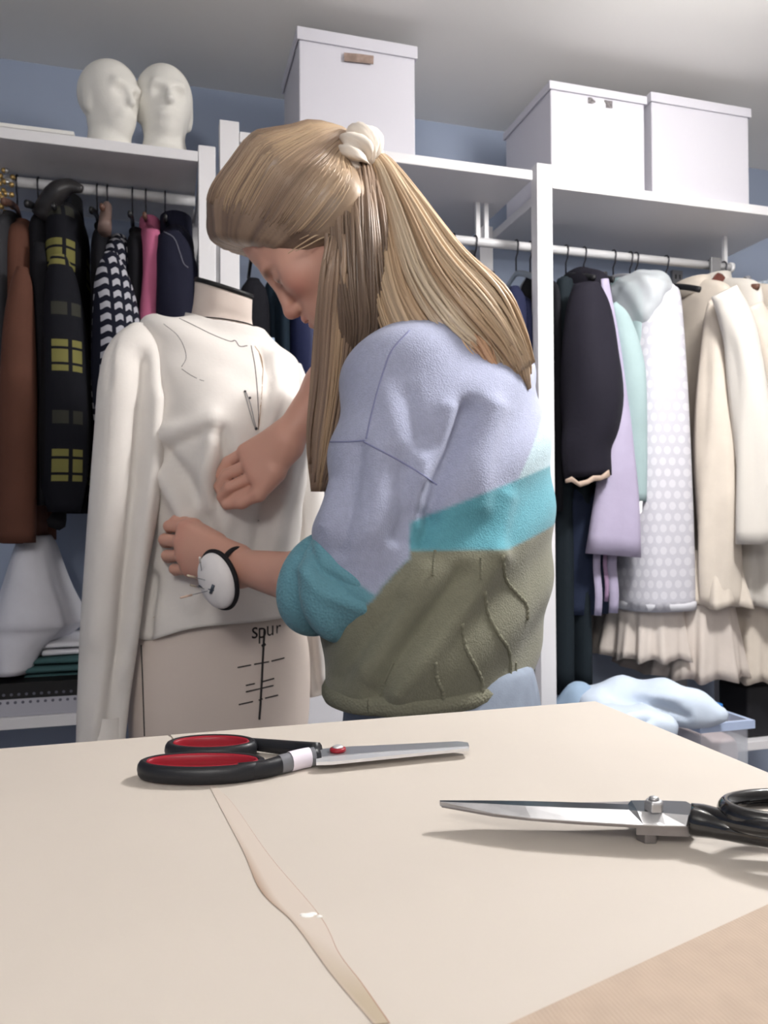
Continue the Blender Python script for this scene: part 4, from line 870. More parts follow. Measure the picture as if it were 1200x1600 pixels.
def jsleeve(rows, d0, d1, flat, ph, folds):
    n = len(rows); P = []; r = []
    for k, (py, a, b_) in enumerate(rows):
        d = d1+(d0-d1)*math.exp(-k/1.6); A_, B_ = at(a, py, d), at(b_, py, d); P.append((A_+B_)/2); r.append(np.linalg.norm(B_-A_)/2)
    P = spline(P, 60); r = spline(np.array(r)[:, None], 60)[:, 0]; m_ = 56; th = np.linspace(0, 2*math.pi, m_, endpoint=False); c, s = np.cos(th), np.sin(th); R = []
    for i in range(60):
        T = nrm(P[min(i+1, 59)]-P[max(i-1, 0)]); A_ = nrm(_rt-T*(T@_rt)); B_ = np.cross(T, A_); q = i/59
        wv = 1+.05*np.sin(3*th+ph+3*q)*min(1, 4*q)
        R.append(P[i]+A_*(c*wv*r[i])[:, None]+B_*(s*wv*r[i]*(flat+(.98-flat)*np.exp(-q*9)))[:, None])
    e = R[0]; ec = e.mean(0); R = [ec+(e-ec)*.45+(P[0]-P[2])*.30, ec+(e-ec)*.8+(P[0]-P[2])*.2]+R
    e = R[-1]; ec = e.mean(0); R += [ec+(e-ec)*.93, ec+(e-ec)*.9+(P[-5]-P[-1])]
    R = np.array(R); b = MB().rings(R, caps=False); V = np.vstack(b.V); Q = np.array(b.F); N = vnormals(V, Q); rc = np.repeat(R.mean(1), m_, 0)
    if ((V-rc)*N).sum() < 0: N = -N
    V = sculpt(V, N, folds); return rawmesh('sleeve', V, b.F, m_cal, jt)
jsleeve([(524, 196, 242), (548, 170, 248), (600, 154, 252), (660, 148, 254), (740, 141, 251), (820, 135, 240), (900, 130, 226), (1000, 124, 214), (1080, 121, 203), (1180, 119, 192)], 1.43, 1.345, .58, .6,
        [([(222, 560), (214, 700), (205, 800), (192, 950), (170, 1150)], -.024, 14), ([(244, 620), (240, 720), (214, 900), (203, 1000)], .010, 12), ([(180, 560), (174, 680), (160, 850), (150, 1000)], .008, 16), ([(176, 540), (172, 610)], -.006, 4), ([(180, 850), (176, 1000), (150, 1140)], .006, 10), ([(192, 1040), (178, 1090), (172, 1140)], .010, 9)])
jsleeve([(575, 440, 472), (610, 448, 484), (680, 456, 498), (780, 458, 505), (900, 462, 508), (1000, 470, 514), (1062, 474, 518), (1084, 482, 521)], 1.60, 1.57, .7, 1.7,
        [([(495, 700), (500, 850), (505, 1060)], .006, 10), ([(486, 1000), (496, 1080)], -.006, 5)])
BJ = bvh_of(bod); BF = bvh_of(torso); m_pencil = M('pencil line', (92, 88, 88), .9); m_seamb = M('brown seam', (168, 140, 112), .9)
def surf_tube(name, b, line, r, mat, parent, n=26, lift=.0004):
    P = surf_line(b, line, n, lift)
    if P is None: return None
    return MB().tube(P, r, 6).build(name, mat, parent)
for line in ([(256, 507), (276, 523), (287, 541), (291, 560), (284, 574)], [(284, 577), (297, 586), (308, 592)], [(312, 594), (319, 596)]): surf_tube('pencil_line', BJ, line, .0010, m_pencil, jt, lift=.0008)
surf_tube('front_edge', BJ, [(392, 541), (398, 575), (402, 620), (403, 672)], .0012, m_pencil, jt, lift=.0012); surf_tube('front_edge', BJ, [(397, 541), (409, 562), (409, 600), (403, 672)], .0012, m_seamb, jt, lift=.0012)
surf_tube('neck_edge', BJ, [(274, 496), (300, 508), (330, 523), (358, 534), (367, 533), (374, 542), (386, 541)], .0012, m_pencil, jt, lift=.0012)
surf_tube('armhole_line', BJ, [(438, 592), (441, 592)], .001, m_pencil, jt)
pp = cast(BJ, 390, 640, .003)
if pp is not None:
    sp = thing('safety_pin', 'small closed safety pin on the jacket front', 'safety pin', pp)
    for line in ([(381, 612), (387, 635), (394, 660), (398, 671)], [(383, 613), (391, 634), (398, 670)]):
        P = surf_line(BJ, line, 12, .003); MB().tube(P, .0008, 6).build('pin_wire', m_steel, sp)
    for x, y, r in ((389.5, 623, .0024), (398, 670, .0028), (382, 613, .0022)):
        c_ = cast(BJ, x, y, .003); MB().lathe([(r*.3, -r), (r, -r*.4), (r, r*.4), (r*.3, r)], c_, m=10).build('pin_head', M('dark pin metal', (60, 60, 64), .4, metal=.6), sp)
for x, y in ((392, 860), (399, 862), (403, 813)):
    c_ = cast(BJ, x, y, .001)
    if c_ is not None: MB().lathe([(.0005, -.001), (.0016, 0), (.0005, .001)], c_, m=8).build('pencil_dot', m_pencil, jt)
# pocket flap at the hem and the print on the form
m_ink = M('black ink', (44, 40, 40), .8)
fl = [(214, 976), (312, 980), (316, 1000), (300, 1008), (218, 1006)]
surf_tube('waist_seam', BJ, [(216, 962), (260, 966), (310, 968)], .0009, m_seamb, jt)
surf_tube('side_seam', BF, [(221, 1008), (223, 1060), (226, 1150)], .0012, M('seam black'), t)
surf_tube('center_line', BF, [(413, 985), (411, 1020), (408, 1080), (405, 1124)], .0022, m_ink, t)
for px, py, tx, sz in ((398, 986, 's', 38), (409.5, 986, 'p', 36), (422, 983, 'u', 34), (434.5, 981, 'r', 28)): printed_text('printed_letter', tx, BF, px, py, sz, t, m_ink, slope=-.15, xs=.8)
surf_tube('printed_mark', BF, [(409, 1010), (414, 1006)], .003, m_ink, t, 6)
for line in ([(371, 1043), (392, 1039)], [(397, 1038), (420, 1034)], [(424, 1033), (444, 1028)], [(384, 1071), (398, 1068)], [(410, 1065), (428, 1060)], [(384, 1081), (406, 1076)], [(410, 1075), (427, 1071)], [(373, 1101), (395, 1096)], [(404, 1094), (410, 1092)], [(414, 1091), (434, 1086)]):
    surf_tube('printed_mark', BF, line, .0013, m_ink, t, 8)
# ------------------------------------------------------------------ the woman
PB = at(680, 1080, 1.16); PB[2] = 0
pw = thing('person', 'woman with blond ponytail in colour-block sweater pinning a jacket on a dress form', 'person', PB)
Lt, Fw = fdir(-.53, -.848, 0), fdir(-.848, .53, 0); RB = np.array([Lt, Fw, [0, 0, 1.]])
# head frame: f towards the face, l her left, u crown
H = at(463, 338, 1.20); hf = nrm(fdir(-.70, .10, -.70)); hu = fdir(-.71, 0, .70); hu = nrm(hu-hf*(hu@hf)); hl = np.cross(hu, hf); RH = np.array([hf, hl, hu])
def hp(f, l, u): return H + (hf*f+hl*l+hu*u)*.001
NB = at(606, 548, 1.22); LS, RS = at(622, 600, 1.09), at(752, 600, 1.33)
LE, LW = at(548, 920, 1.08), at(372, 884, 1.245); RE, RW = at(552, 548, 1.35), at(446, 690, 1.31)
sk = [P_ell(hp(0, 0, 8), (.098, .074, .092), RH, .02), P_ell(hp(46, 0, -58), (.050, .056, .076), RH, .03),
      P_cone(hp(8, 46, -82), hp(74, 16, -140), .022, .016, .03), P_cone(hp(8, -46, -82), hp(74, -16, -140), .022, .016, .03),
      P_cone(hp(82, -9, -148), hp(82, 9, -148), .015, .015, .016), P_ell(hp(76, 0, -122), (.024, .030, .030), RH, .02),
      P_cone(hp(88, -24, -33), hp(88, 24, -33), .0135, .0135, .014), P_cone(hp(97, 0, -50), hp(111, 0, -92), .0065, .0085, .014),
      P_cone(hp(112, 0, -97), hp(113, 0, -98), .0095, .0095, .01), P_cone(hp(102, 10, -101), hp(106, 9, -101), .0072, .0072, .008), P_cone(hp(102, -10, -101), hp(106, -9, -101), .0072, .0072, .008),
      P_ell(hp(66, 42, -74), (.022, .020, .026), RH, .025), P_ell(hp(66, -42, -74), (.022, .020, .026), RH, .025),
      P_ell(hp(96, 30, -52), (.015, .017, .011), RH, .014, '-'), P_ell(hp(96, -30, -52), (.015, .017, .011), RH, .014, '-'),
      P_ell(hp(82, 30, -54), (.0135, .0155, .0125), RH, .006), P_ell(hp(82, -30, -54), (.0135, .0155, .0125), RH, .006),
      P_cone(hp(94, 13, -125), hp(102, 0, -121), .0045, .0065, .007), P_cone(hp(94, -13, -125), hp(102, 0, -121), .0045, .0065, .007),
      P_cone(hp(92, 12, -133), hp(99, 0, -134), .005, .0072, .007), P_cone(hp(92, -12, -133), hp(99, 0, -134), .005, .0072, .007),
      P_cone(hp(101, 10, -129.2), hp(106, 0, -128), .0016, .0022, .003, '-'), P_cone(hp(101, -10, -129.2), hp(106, 0, -128), .0016, .0022, .003, '-'),
      P_ell(hp(-8, 74, -62), (.017, .008, .030), RH, .008), P_ell(hp(-6, 80, -58), (.008, .006, .016), RH, .006, '-'), P_ell(hp(-8, -74, -62), (.017, .008, .030), RH, .008)]
nk0 = hp(-38, 0, -70)
sk += [P_cone(nk0, NB, .052, .058, .03), P_cone(hp(5, 0, -110), NB, .040, .05, .03)]
CH, PV = at(692, 740, 1.19), at(690, 1110, 1.17)
sk += [P_ell(CH, (.15, .10, .20), RB, .06), P_ell(at(690, 930, 1.18), (.125, .095, .16), RB, .06), P_ell(PV, (.155, .115, .13), RB, .06), P_cone(LS, RS, .045, .045, .05), P_cone(NB, (LS+RS)/2, .06, .07, .05)]
sk += [P_cone(LS, LE, .046, .041, .02), P_cone(LE, LE*.62+LW*.38, .041, .040, .02), P_cone(LE*.62+LW*.38, LW, .040, .0265, .02), P_cone(RS, RE, .046, .040, .02), P_cone(RE, RE*.62+RW*.38, .040, .037, .02), P_cone(RE*.62+RW*.38, RW, .037, .0265, .02)]
# left hand: back of the hand to the viewer, fingers gripping the cloth
def hand(Wr, mcp, pip, dip, tip, thumb, rad, palm_r):
    out = []; pc = [Wr*.5+m*.5 for m in mcp]
    for i, m in enumerate(mcp):
        w0 = Wr + (m-np.mean(mcp, 0))*.45; out += [P_cone(w0, m, palm_r*1.12, palm_r*.84, .016)]
    for i in range(4):
        out += chain([mcp[i], pip[i], dip[i], tip[i]], [rad[i]*1.12, rad[i]*1.06, rad[i], rad[i]*.86], .0025)
    out += chain(thumb, [palm_r*1.15, .0125, .0105, .0088], .007); return out
sk += hand(LW, [at(289, 825, 1.317), at(284, 847, 1.310), at(287, 869, 1.307), at(297, 889, 1.307)],
           [at(264, 822, 1.344), at(257, 843, 1.338), at(261, 868, 1.334), at(272, 889, 1.330)], [at(266, 826, 1.366), at(258, 847, 1.362), at(262, 871, 1.358), at(275, 892, 1.352)],
           [at(280, 830, 1.377), at(273, 850, 1.375), at(276, 872, 1.372), at(288, 892, 1.366)],
           [at(338, 850, 1.287), at(303, 822, 1.324), at(278, 813, 1.348), at(268, 815, 1.368)], [.0094, .0098, .0094, .0084], .0175)
sk += hand(RW, [at(384, 706, 1.326), at(391, 724, 1.314), at(400, 742, 1.309), at(412, 757, 1.312)][::-1],
           [at(356, 722, 1.338), at(354, 742, 1.330), at(358, 762, 1.326), at(372, 774, 1.330)][::-1], [at(344, 741, 1.348), at(343, 760, 1.342), at(347, 776, 1.340), at(358, 783, 1.342)][::-1],
           [at(346, 758, 1.356), at(347, 774, 1.352), at(351, 786, 1.350), at(352, 788, 1.352)][::-1],
           [at(428, 738, 1.309), at(404, 772, 1.309), at(378, 785, 1.322), at(354, 789, 1.340)], [.0096, .0098, .0094, .0082][::-1], .0185)
for sgn in (1, -1):
    hip = PV + Lt*.085*sgn + np.array([0, 0, -.04]); kn = hip*1.0; kn = np.array([hip[0], hip[1], .47]) + Fw*.015; an = np.array([hip[0], hip[1], .085]) - Fw*.01
    sk += [P_cone(hip, kn, .082, .054, .03), P_cone(kn, an, .052, .036, .02), P_cone(an-[0, 0, .045], an+Fw*.13-[0, 0, .058], .036, .026, .02)]
sk += [P_plane((0, 0, .002), (0, 0, -1))]
V, Q = sdf_mesh(sk, .0024); V = relax(V, Q, 1, .4)
L_ = (V-H)@RH.T*1000; f_, l_, u_ = L_.T
base = lin((206, 158, 140)); K = np.tile(base, (len(V), 1))
def blot(c, cx, r, col):
    global K
    wgt = np.exp(-(((L_-cx)/r)**2).sum(1))[:, None]*c; K = K*(1-wgt)+lin(col)*wgt
for s_ in (1, -1):
    blot(.55, (72, 46*s_, -88), (22, 18, 20), (206, 124, 112)); blot(.85, (97, 24*s_, -36), (9, 15, 3.6), (112, 82, 66)); blot(.95, (94, 31*s_, -61), (7, 14, 2.6), (54, 36, 32)); blot(.4, (92, 30*s_, -50), (8, 12, 6), (168, 110, 98))
    blot(.6, (-4, 78*s_, -62), (16, 10, 26), (190, 112, 98))
blot(.6, (113, 0, -100), (14, 12, 10), (200, 116, 104)); blot(.75, (100, 0, -122), (9, 14, 4), (176, 92, 88)); blot(.75, (98, 0, -133), (9, 13, 4.5), (180, 96, 92))
for m_ in ([at(289, 825, 1.313), at(284, 847, 1.306), at(287, 869, 1.303), at(297, 889, 1.303), at(384, 706, 1.330), at(391, 724, 1.318), at(400, 742, 1.313), at(412, 757, 1.316)]):
    wgt = np.exp(-(np.linalg.norm(V-m_, axis=1)/.014)**2)[:, None]*.45; K = K*(1-wgt)+lin((196, 120, 106))*wgt
body = rawmesh('body', V, None, M('skin', (206, 158, 140), .5, vcol=True, sss=.12, bump=('noise', 260, .06, .0006)), pw, col=K, quads=Q)

# jeans
jn = [P_ell(PV, (.172, .132, .13), RB, .05), P_cone(PV+[0, 0, .10], PV+[0, 0, .06], .12, .13, .05)]
for sgn in (1, -1):
    hip = PV + Lt*.085*sgn + np.array([0, 0, -.04]); kn = np.array([hip[0], hip[1], .47]) + Fw*.015; an = np.array([hip[0], hip[1], .09]) - Fw*.01
    jn += [P_cone(hip, kn, .098, .07, .03), P_cone(kn, an, .07, .058, .03)]
jn += [P_ell(PV-Fw*.055+[0, 0, -.04], (.13, .08, .09), RB, .05), P_plane((0, 0, .84), (0, 0, 1)), P_plane((0, 0, .06), (0, 0, -1))]
V, Q = sdf_mesh(jn, .008); V = relax(V, Q, 1)
rawmesh('jeans', V, None, M('washed denim', (140, 150, 166), .85, bump=('noise', 420, .25, .001), var=(40, .10), spec=.2), pw, quads=Q)

# sweater
HEM = .799
sw = [P_ell(at(672, 985, 1.165), (.200, .142, .24), RB, .05), P_ell(at(694, 800, 1.185), (.200, .145, .25), RB, .06), P_ell(at(706, 655, 1.20), (.185, .120, .17), RB, .06),
      P_cone(at(630, 592, 1.10), at(762, 598, 1.32), .070, .074, .05), P_cone(at(612, 556, 1.22), at(690, 600, 1.21), .068, .10, .05), P_ell(at(790, 840, 1.23), (.06, .05, .18), RB, .08)]
arms = [P_cone(at(622, 606, 1.085), at(600, 720, 1.055), .070, .071, .04), P_cone(at(600, 720, 1.055), at(570, 840, 1.035), .071, .066, .014), P_cone(at(570, 840, 1.035), at(562, 902, 1.04), .066, .056, .010)]
tors = list(sw); sw += arms + [P_cone(at(760, 600, 1.32), at(605, 556, 1.375), .066, .060, .04)]
sw += [P_plane((0, 0, HEM), (0, 0, -1), .012)]
adir = nrm(LW-LE)
V, Q = sdf_mesh(sw, .0036); V = relax(V, Q, 1, .4); N = vnormals(V, Q); px, py, pz = proj(V)
dsl = (px*.86+py*.52)                                # diagonal draw of the cloth towards the raised arm
low = np.clip((py-850)/80, 0, 1)*np.clip((px-500)/60, 0, 1)
V = V + N*(.0035*np.sin(V[:, 2]*55+np.arctan2((V-PB)@Fw, (V-PB)@Lt)*3))[:, None]
SF = [([(775, 870), (735, 930), (680, 1000), (620, 1080)], .012, 22), ([(722, 900), (680, 960), (630, 1030), (590, 1085)], -.012, 18), ([(660, 890), (630, 960), (570, 1040)], .008, 22), ([(620, 940), (570, 1010), (530, 1060)], -.008, 16),
      ([(735, 640), (715, 690), (690, 750), (672, 800)], -.022, 17), ([(770, 640), (750, 720), (745, 790)], .012, 22), ([(700, 640), (690, 700), (660, 745)], .008, 16), ([(790, 780), (770, 860)], .008, 16), ([(675, 810), (660, 850)], -.010, 12),
      ([(560, 700), (545, 800), (530, 860)], -.007, 14), ([(592, 700), (590, 780), (580, 830)], .006, 16), ([(630, 740), (635, 800), (622, 840)], -.007, 14), ([(655, 720), (655, 790)], .006, 14), ([(520, 760), (505, 820)], .005, 10), ([(640, 620), (655, 680)], -.005, 14), ([(600, 610), (620, 690)], .005, 18)]
V = sculpt(V, N, SF)
K = np.tile(lin((163, 168, 192)), (len(V), 1)); px, py, pz = proj(V); fx = fore(V)[:, 0]
sm = lambda x: np.clip(x/.0045+.5, 0, 1)
arm = sm(np.minimum.reduce([c[2](V) for c in tors]) - np.minimum.reduce([c[2](V) for c in arms]) - .0015)
z_hi = 1.060+.385*(fx-.063); z_lo = np.where(fx < .168, 1.012, 1.012+.34*(fx-.168))
cuff_n = nrm(fdir(-.60, .20, -.77)); cuffW = arm*sm((V-at(545, 893, 1.0))@cuff_n)
def paint(K, wgt, c): return K*(1-wgt[:, None]) + lin(c)*wgt[:, None]
K = paint(K, (1-arm)*sm(fx-.205-.55*(V[:, 2]-1.14))*sm(1.245-V[:, 2]), (184, 206, 214))
K = paint(K, (1-arm)*sm(z_hi-V[:, 2]), (94, 156, 170)); K = paint(K, (1-arm)*sm(z_lo-V[:, 2]), (126, 125, 108)); K = paint(K, cuffW, (104, 152, 166))
m_knit = M('knit wool', (180, 180, 200), .92, vcol=True, bump=('voronoi', 380, .35, .0018), spec=.15, sheen=.15, var=(120, .05))
sweater = rawmesh('sweater', V, None, m_knit, pw, col=K, quads=Q)
# rolled turquoise cuff round the forearm
cf = [P_torus(at(503, 912, 1.088), nrm(adir+_up*.15), .054, .023, .012), P_torus(at(540, 910, 1.052), nrm(adir-_up*.1-_fw*.1), .060, .0235, .010), P_cone(at(546, 910, 1.05), at(503, 911, 1.085), .069, .06, .012), P_cone(at(500, 912, 1.09), at(466, 908, 1.12), .049, .046, .004, '-')]
V, Q = sdf_mesh(cf, .003); V = relax(V, Q, 1); N = vnormals(V, Q); V = sculpt(V, N, [([(478, 852), (500, 890), (560, 930)], -.008, 8), ([(470, 890), (505, 930), (575, 955)], .004, 10)])
rawmesh('rolled_cuff', V, None, M('turquoise knit', (104, 152, 166), .92, bump=('voronoi', 260, .55, .0022), spec=.15, sheen=.15), pw, quads=Q)
cr = [P_torus(at(596, 556, 1.378), nrm(RE-RS), .048, .016, .01)]; V, Q = sdf_mesh(cr, .004); rawmesh('rolled_cuff', V, None, M('turquoise knit'), pw, quads=Q)
# seams and cable ribs knitted into the sweater
BS = bvh_of(sweater); m_olive = M('olive knit', (128, 127, 110), .92, bump=('voronoi', 260, .55, .0022), spec=.15); m_lil = M('lilac seam', (134, 138, 172), .92)
for k, line in enumerate(([(757, 925), (762, 958), (778, 990), (795, 1018), (797, 1062), (790, 1078)], [(722, 975), (727, 1010), (742, 1040), (753, 1066), (752, 1092)], [(680, 1035), (683, 1062), (692, 1082), (691, 1104)], [(785, 868), (790, 905), (808, 928), (822, 945), (824, 968)], [(806, 1035), (806, 1060)], [(752, 872), (752, 905)], [(680, 860), (676, 900)], [(614, 1035), (600, 1068), (592, 1098)])):
    P = surf_line(BS, line, 40, .0)
    if P is None: continue
    r = (.0030 if k < 4 else .0020)*(1+.22*np.sin(np.arange(len(P))*1.9)); MB().tube(P, r, 8).build('cable_rib', m_olive, sweater)
for line in ([(640, 516), (612, 548), (596, 590), (582, 640), (572, 686)], [(568, 690), (610, 712), (650, 735), (683, 758)], [(516, 690), (545, 690), (570, 688)]):
    P = surf_line(BS, line, 40, -.0002); MB().tube(P, .0013, 6).build('knit_seam', m_lil, sweater)
hm = []                                         # ribbed hem roll
for a in np.linspace(0, 2*math.pi, 120, endpoint=False):
    d_ = Vector(Lt*math.cos(a)+Fw*math.sin(a)); o_ = Vector((PV[0], PV[1], HEM+.012)); hh = BS.ray_cast(o_+d_*.5, -d_)
    if hh[0] is not None: hm.append(np.array(hh[0])-np.array(d_)*.004)
hm = np.array(hm+hm[:1]); MB().tube(hm, .0095, 10, caps=False, flat=1.5, flatdir=(0, 0, 1)).build('hem_rib', m_olive, sweater)

# hair: a combed cap, a ponytail, and loose lengths that fall past the neck
m_hair = M('blond hair', (190, 160, 124), .38, vcol=True, spec=.5)
BL = np.array([lin(c) for c in ((204, 181, 152), (194, 168, 138), (182, 154, 124), (168, 141, 113), (213, 195, 169))]); DK = np.array([lin(c) for c in ((142, 119, 101), (131, 108, 92), (154, 130, 110), (119, 98, 85))])
def strands(name, centers, W, D, n, r0, cols, parent, seg=26, seed=1, wdir=None, ddir=None, twist=.0, taper=.35, spread=1.0, core=None, root=None):
    """tapered locks following one centre line; W, D half-widths along the line"""
    g = np.random.default_rng(seed); Cn = spline(centers, seg); Wn = spline(np.array(W)[:, None], seg)[:, 0]; Dn = spline(np.array(D)[:, None], seg)[:, 0]
    wd = nrm(_rt if wdir is None else wdir); dd = nrm(_fw if ddir is None else ddir); b = MB(); b.K = []; Ks = []
    for k in range(n):
        rr = math.sqrt(g.uniform(.02, 1)); an = g.uniform(0, 2*math.pi); a, c = rr*math.cos(an), rr*math.sin(an); q = np.linspace(0, 1, seg)
        wob = .06*np.sin(q*g.uniform(2, 7)+g.uniform(0, 6)); end = int(seg*g.uniform(.86, 1.0)) if g.uniform() < .7 else seg
        P = Cn + wd*((a*np.cos(twist*q)+wob)*Wn)[:, None]*spread + dd*((c+.05*np.sin(q*5+k))*Dn)[:, None]; P = P[(g.integers(0, 6) if root is not None else 0):max(end, 9)]
        r = r0*g.uniform(.6, 1.5)*np.clip(1-np.linspace(0, 1, len(P))**4*(1-taper), .1, 1)*np.clip(np.linspace(0, 1, len(P))*12+.4, 0, 1)
        n0 = b.n; b.tube(P, r, 5, flat=g.uniform(.9, 2.2), flatdir=wd); u_ = (.5+.5*math.sin(a*4.3+seed)*math.cos(c*2.1+seed))*(len(cols)-1)*.999; i_ = int(u_); cb = (cols[i_]*(1-u_+i_)+cols[min(i_+1, len(cols)-1)]*(u_-i_))*g.uniform(.93, 1.07); Ks.append(np.tile(cb, (b.n-n0, 1)) if root is None else np.repeat(root+(cb-root)*np.clip(np.linspace(0, 2.6, len(P)), 0, 1)[:, None], 5, 0))
    if core is not None:
        th = np.linspace(0, 2*math.pi, 20, endpoint=False); Rr = np.array([Cn[i]+np.cos(th)[:, None]*wd*Wn[i]*.86+np.sin(th)[:, None]*dd*Dn[i]*.86 for i in range(seg)]); n0 = b.n; b.rings(Rr); Ks.append(np.tile(core, (b.n-n0, 1)))
    return rawmesh(name, np.vstack(b.V), b.F, m_hair, parent, col=np.vstack(Ks))
pole = nrm(hp(-118, 0, 24)-H)
def cap_prims(e):
    return [P_ell(hp(0, 0, 8), (.112+e, .087+e, .108+e), RH, .02), P_cone(hp(-30, 0, 50), hp(-92, 0, 36), .078+e, .044+e, .04), P_cone(hp(-92, 0, 36), hp(-120, 0, 22), .044+e, .022+e, .03), P_cone(hp(70, 0, 52), hp(50, 10, 60), .055+e, .06+e, .03),
            P_cone(hp(-45, 30, -50), hp(-62, 20, -96), .058+e, .05+e, .04), P_ell(hp(-30, 72, -42), (.05, .022, .05), RH, .03)]
face_n = nrm(hf*.845-hu*.525)
cp = cap_prims(0)+[P_plane(hp(98, 0, 27), face_n, .012)]
V, Q = sdf_mesh(cp, .0032); V = relax(V, Q, 2); N = vnormals(V, Q); L_ = (V-H)@RH.T
az = np.arctan2(L_[:, 1], L_[:, 2]+.3*L_[:, 0]*0+.0); sd = L_[:, 0]
gv = np.sin(az*46+3*np.sin(az*7))*.55+np.sin(az*97+2)*.3+np.sin(az*19+1)*.6
fade = np.clip((sd+.125)/.04, .2, 1)
V = V + N*(gv*.0008*fade)[:, None]
tcol = np.clip(.5+.28*gv+.25*np.sin(az*11), 0, 1)[:, None]; K = DK[3]*.8*(1-tcol)+DK[2]*tcol
bk = np.clip((-sd+.02)/.10, 0, 1)[:, None]; K = K*(1-.55*bk)+(BL[1]*(.75+.5*tcol))*(.55*bk)  # shade at the front, lighter hair near the tie, both in the colour
cap = rawmesh('hair', V, None, m_hair, pw, col=K, quads=Q)
# fine combed locks laid over the cap, from the hairline to the tie
g = np.random.default_rng(3); BC = bvh_of(cap); b = MB(); Ks = []; tie = hp(-122, 0, 22)
for k in range(260):
    a = g.uniform(-1.25, 2.2); fr = g.uniform(.55, .96); P = []
    l0 = np.array([.0, math.sin(a)*.075, math.cos(a)*.09]); 
    s0 = H + hf*.075*fr + hl*l0[1] + hu*(l0[2]+.01)
    if a > 1.2: s0 = s0 - hf*.05*(a-1.2)
    for q in np.linspace(0, 1, 16):
        p = s0*(1-q)+tie*q; o_ = H - hf*.02 + hu*.01; d_ = nrm(p-o_); h_ = BC.ray_cast(Vector(o_+d_*.3), Vector(-d_))
        if h_[0] is None: P = None; break
        P.append(np.array(h_[0])+d_*.0004)
    if P is None: continue
    n0 = b.n; b.tube(np.array(P), np.linspace(.0006, .0010, 16)*g.uniform(.5, 1.1), 5, flat=1.5); u_ = .5+.5*math.sin(a*6+1); cb = DK[2]*(1-u_)+BL[1]*u_; Ks.append(np.tile(cb*g.uniform(.85, 1.1), (b.n-n0, 1)))
rawmesh('combed_locks', np.vstack(b.V), b.F, m_hair, cap, col=np.vstack(Ks))
# ponytail down the back
pc = [at(572, 244, 1.215), at(592, 262, 1.20), at(618, 330, 1.165), at(655, 430, 1.115), at(708, 506, 1.085), at(760, 556, 1.095), at(792, 596, 1.115)]
rt_d = nrm(_rt*.83+_up*.56)
pony = strands('ponytail', pc, [.012, .020, .044, .074, .088, .066, .048], [.012, .018, .030, .034, .026, .018, .010], 900, .0017, BL, pw, seg=30, seed=5, wdir=rt_d, core=BL[2]*.9)
strands('ponytail_tip', [at(720, 470, 1.10), at(760, 520, 1.09), at(805, 560, 1.105), at(824, 610, 1.14)], [.03, .034, .022, .008], [.014, .014, .010, .005], 160, .0016, BL[:4], pony, seg=18, seed=9, wdir=rt_d)
strands('ponytail_tip', [at(690, 500, 1.08), at(725, 545, 1.075), at(755, 580, 1.085), at(774, 604, 1.095)], [.03, .036, .024, .014], [.012, .012, .010, .006], 160, .0017, np.array([lin((200, 160, 128)), lin((188, 146, 114)), lin((208, 176, 144))]), pony, seg=18, seed=11, wdir=rt_d)
# loose hair behind the ear and the front length
strands('loose_hair', [at(552, 262, 1.19), at(556, 340, 1.135), at(562, 450, 1.13), at(566, 520, 1.15), at(556, 580, 1.185)], [.036, .044, .048, .046, .030], [.03, .032, .034, .03, .02], 520, .0017, np.array([*(DK*.62), DK[0]*.8]), pw, seg=24, seed=13, core=DK[0]*.7, root=DK[2]*.95)  # darker browns carry the shade beside the ponytail in the strand colour
strands('loose_hair', [at(536, 372, 1.115), at(534, 440, 1.12), at(528, 520, 1.15), at(520, 600, 1.17), at(508, 690, 1.185), at(497, 768, 1.195)], [.020, .030, .032, .030, .026, .010], [.018, .02, .022, .02, .018, .008], 460, .0017, np.array([*DK, BL[2], BL[3]]), pw, seg=28, seed=17, core=DK[2]*.9, root=DK[2])
for k, line in enumerate(([(545, 362), (500, 366), (470, 382), (450, 396)], [(540, 354), (500, 360), (468, 374)], [(548, 370), (510, 370), (480, 384), (462, 392)])):
    P = spline([at(x, y, 1.112+.003*i) for i, (x, y) in enumerate(line)], 16); rawmesh('flyaway_lock', np.vstack((b2 := MB().tube(P, np.linspace(.0018, .0006, 16), 5)).V), b2.F, m_hair, cap, col=np.tile(BL[1], (b2.n, 1)))
# scrunchie
sc_c = at(557, 250, 1.185); sx = nrm(at(590, 262, 1.20)-at(530, 232, 1.21)); e1 = nrm(np.cross(sx, _fw)); e2 = np.cross(sx, e1); G = []
for i in range(97):
    a = 2*math.pi*i/96; row = []
    for j in range(20):
        t_ = 2*math.pi*j/20; rr = .0215*(1+.30*math.sin(11*a+1.1*math.sin(t_))+.12*math.sin(23*a+t_*2)); R_ = .0255+.004*math.sin(5*a)
        row.append(sc_c+(e1*math.cos(a)+e2*math.sin(a))*(R_+rr*math.cos(t_))+sx*(rr*1.05*math.sin(t_+.25*math.sin(7*a))))
    G.append(row)
scr = tag(MB().rings(np.array(G), caps=False).build('scrunchie', cloth('cream satin', (236, 226, 214), .6), pw))
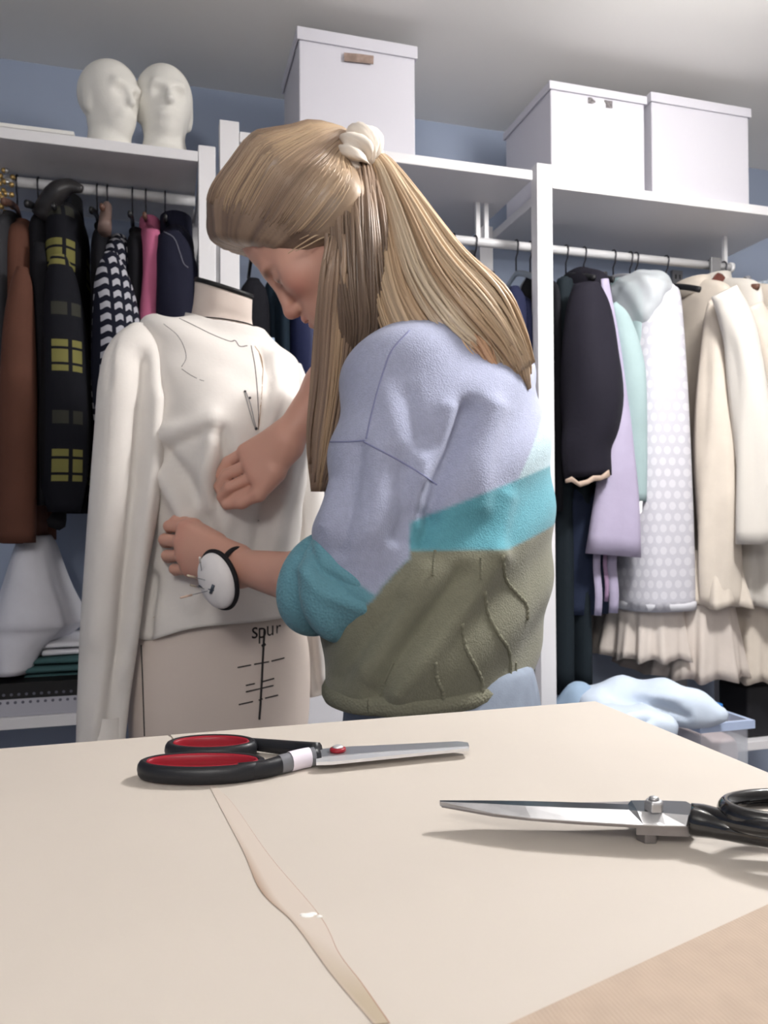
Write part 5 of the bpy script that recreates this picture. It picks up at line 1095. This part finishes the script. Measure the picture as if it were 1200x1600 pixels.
# wrist pincushion
c0 = at(338, 908, 1.20); nv = nrm(fdir(-.55, -.78, -.25)); wx = nrm(np.cross(nv, _up)); wz = np.cross(wx, nv)
pcn = thing('wrist_pincushion', 'white wrist pincushion on a black elastic band', 'pincushion', c0)
V, Q = sdf_mesh([P_ell(c0, (.036, .018, .045), np.array([wx, nv, wz]), .01), P_ell(c0-nv*.006, (.033, .014, .041), np.array([wx, nv, wz]), .01)], .0025)
rawmesh('cushion', V, None, M('white felt', (236, 232, 232), .9, bump=('noise', 200, .2, .001)), pcn, quads=Q)
al = nrm(LW-LE); wc_ = at(372, 886, 1.238); 
P = []; 
for a in np.linspace(0, 2*math.pi, 40):
    d1 = nrm(np.cross(al, _up)); d2 = np.cross(al, d1); P.append(wc_+(d1*math.cos(a)+d2*math.sin(a))*(.0315))
MB().tube(np.array(P), .0030, 8, caps=False, flat=2.0, flatdir=al).build('wrist_band', M('black elastic', (24, 22, 26), .8), pcn)
rim = [c0-nv*.006+wx*.0375*math.cos(a)+wz*.0465*math.sin(a) for a in np.linspace(0, 2*math.pi, 50)]
MB().tube(np.array(rim), .0042, 8, caps=False).build('cushion_rim', M('black elastic'), pcn)
for (x0_, y0_), (x1_, y1_), hc in (((293, 899), (315, 905), (230, 214, 190)), ((282, 934), (314, 926), (226, 196, 176)), ((312, 871), (314, 886), (240, 236, 230)), ((298, 914), (312, 918), (200, 190, 170))):
    A_, B_ = at(x0_, y0_, 1.15), at(x1_, y1_, 1.18); MB().tube([A_, A_*.45+B_*.55], .0016, 8).build('pin_head', M('pin %d' % x0_, hc, .35), pcn); MB().tube([A_*.45+B_*.55, B_+(B_-A_)*.6], .0006, 6).build('pin_shaft', m_steel, pcn)
for line, r in (([(312, 915), (334, 922)], .0015), ([(334, 914), (330, 926)], .0028), ([(314, 934), (322, 937), (340, 942)], .0014)):
    P = [c_ for c_ in (cast(bvh_of([o for o in pcn.children if o.name.startswith('cushion') and 'rim' not in o.name][0]), x, y, .001) for x, y in line) if c_ is not None]
    if len(P) > 1: MB().tube(P, r, 6).build('pin_shaft', M('blue steel', (96, 104, 116), .4, metal=.7), pcn)
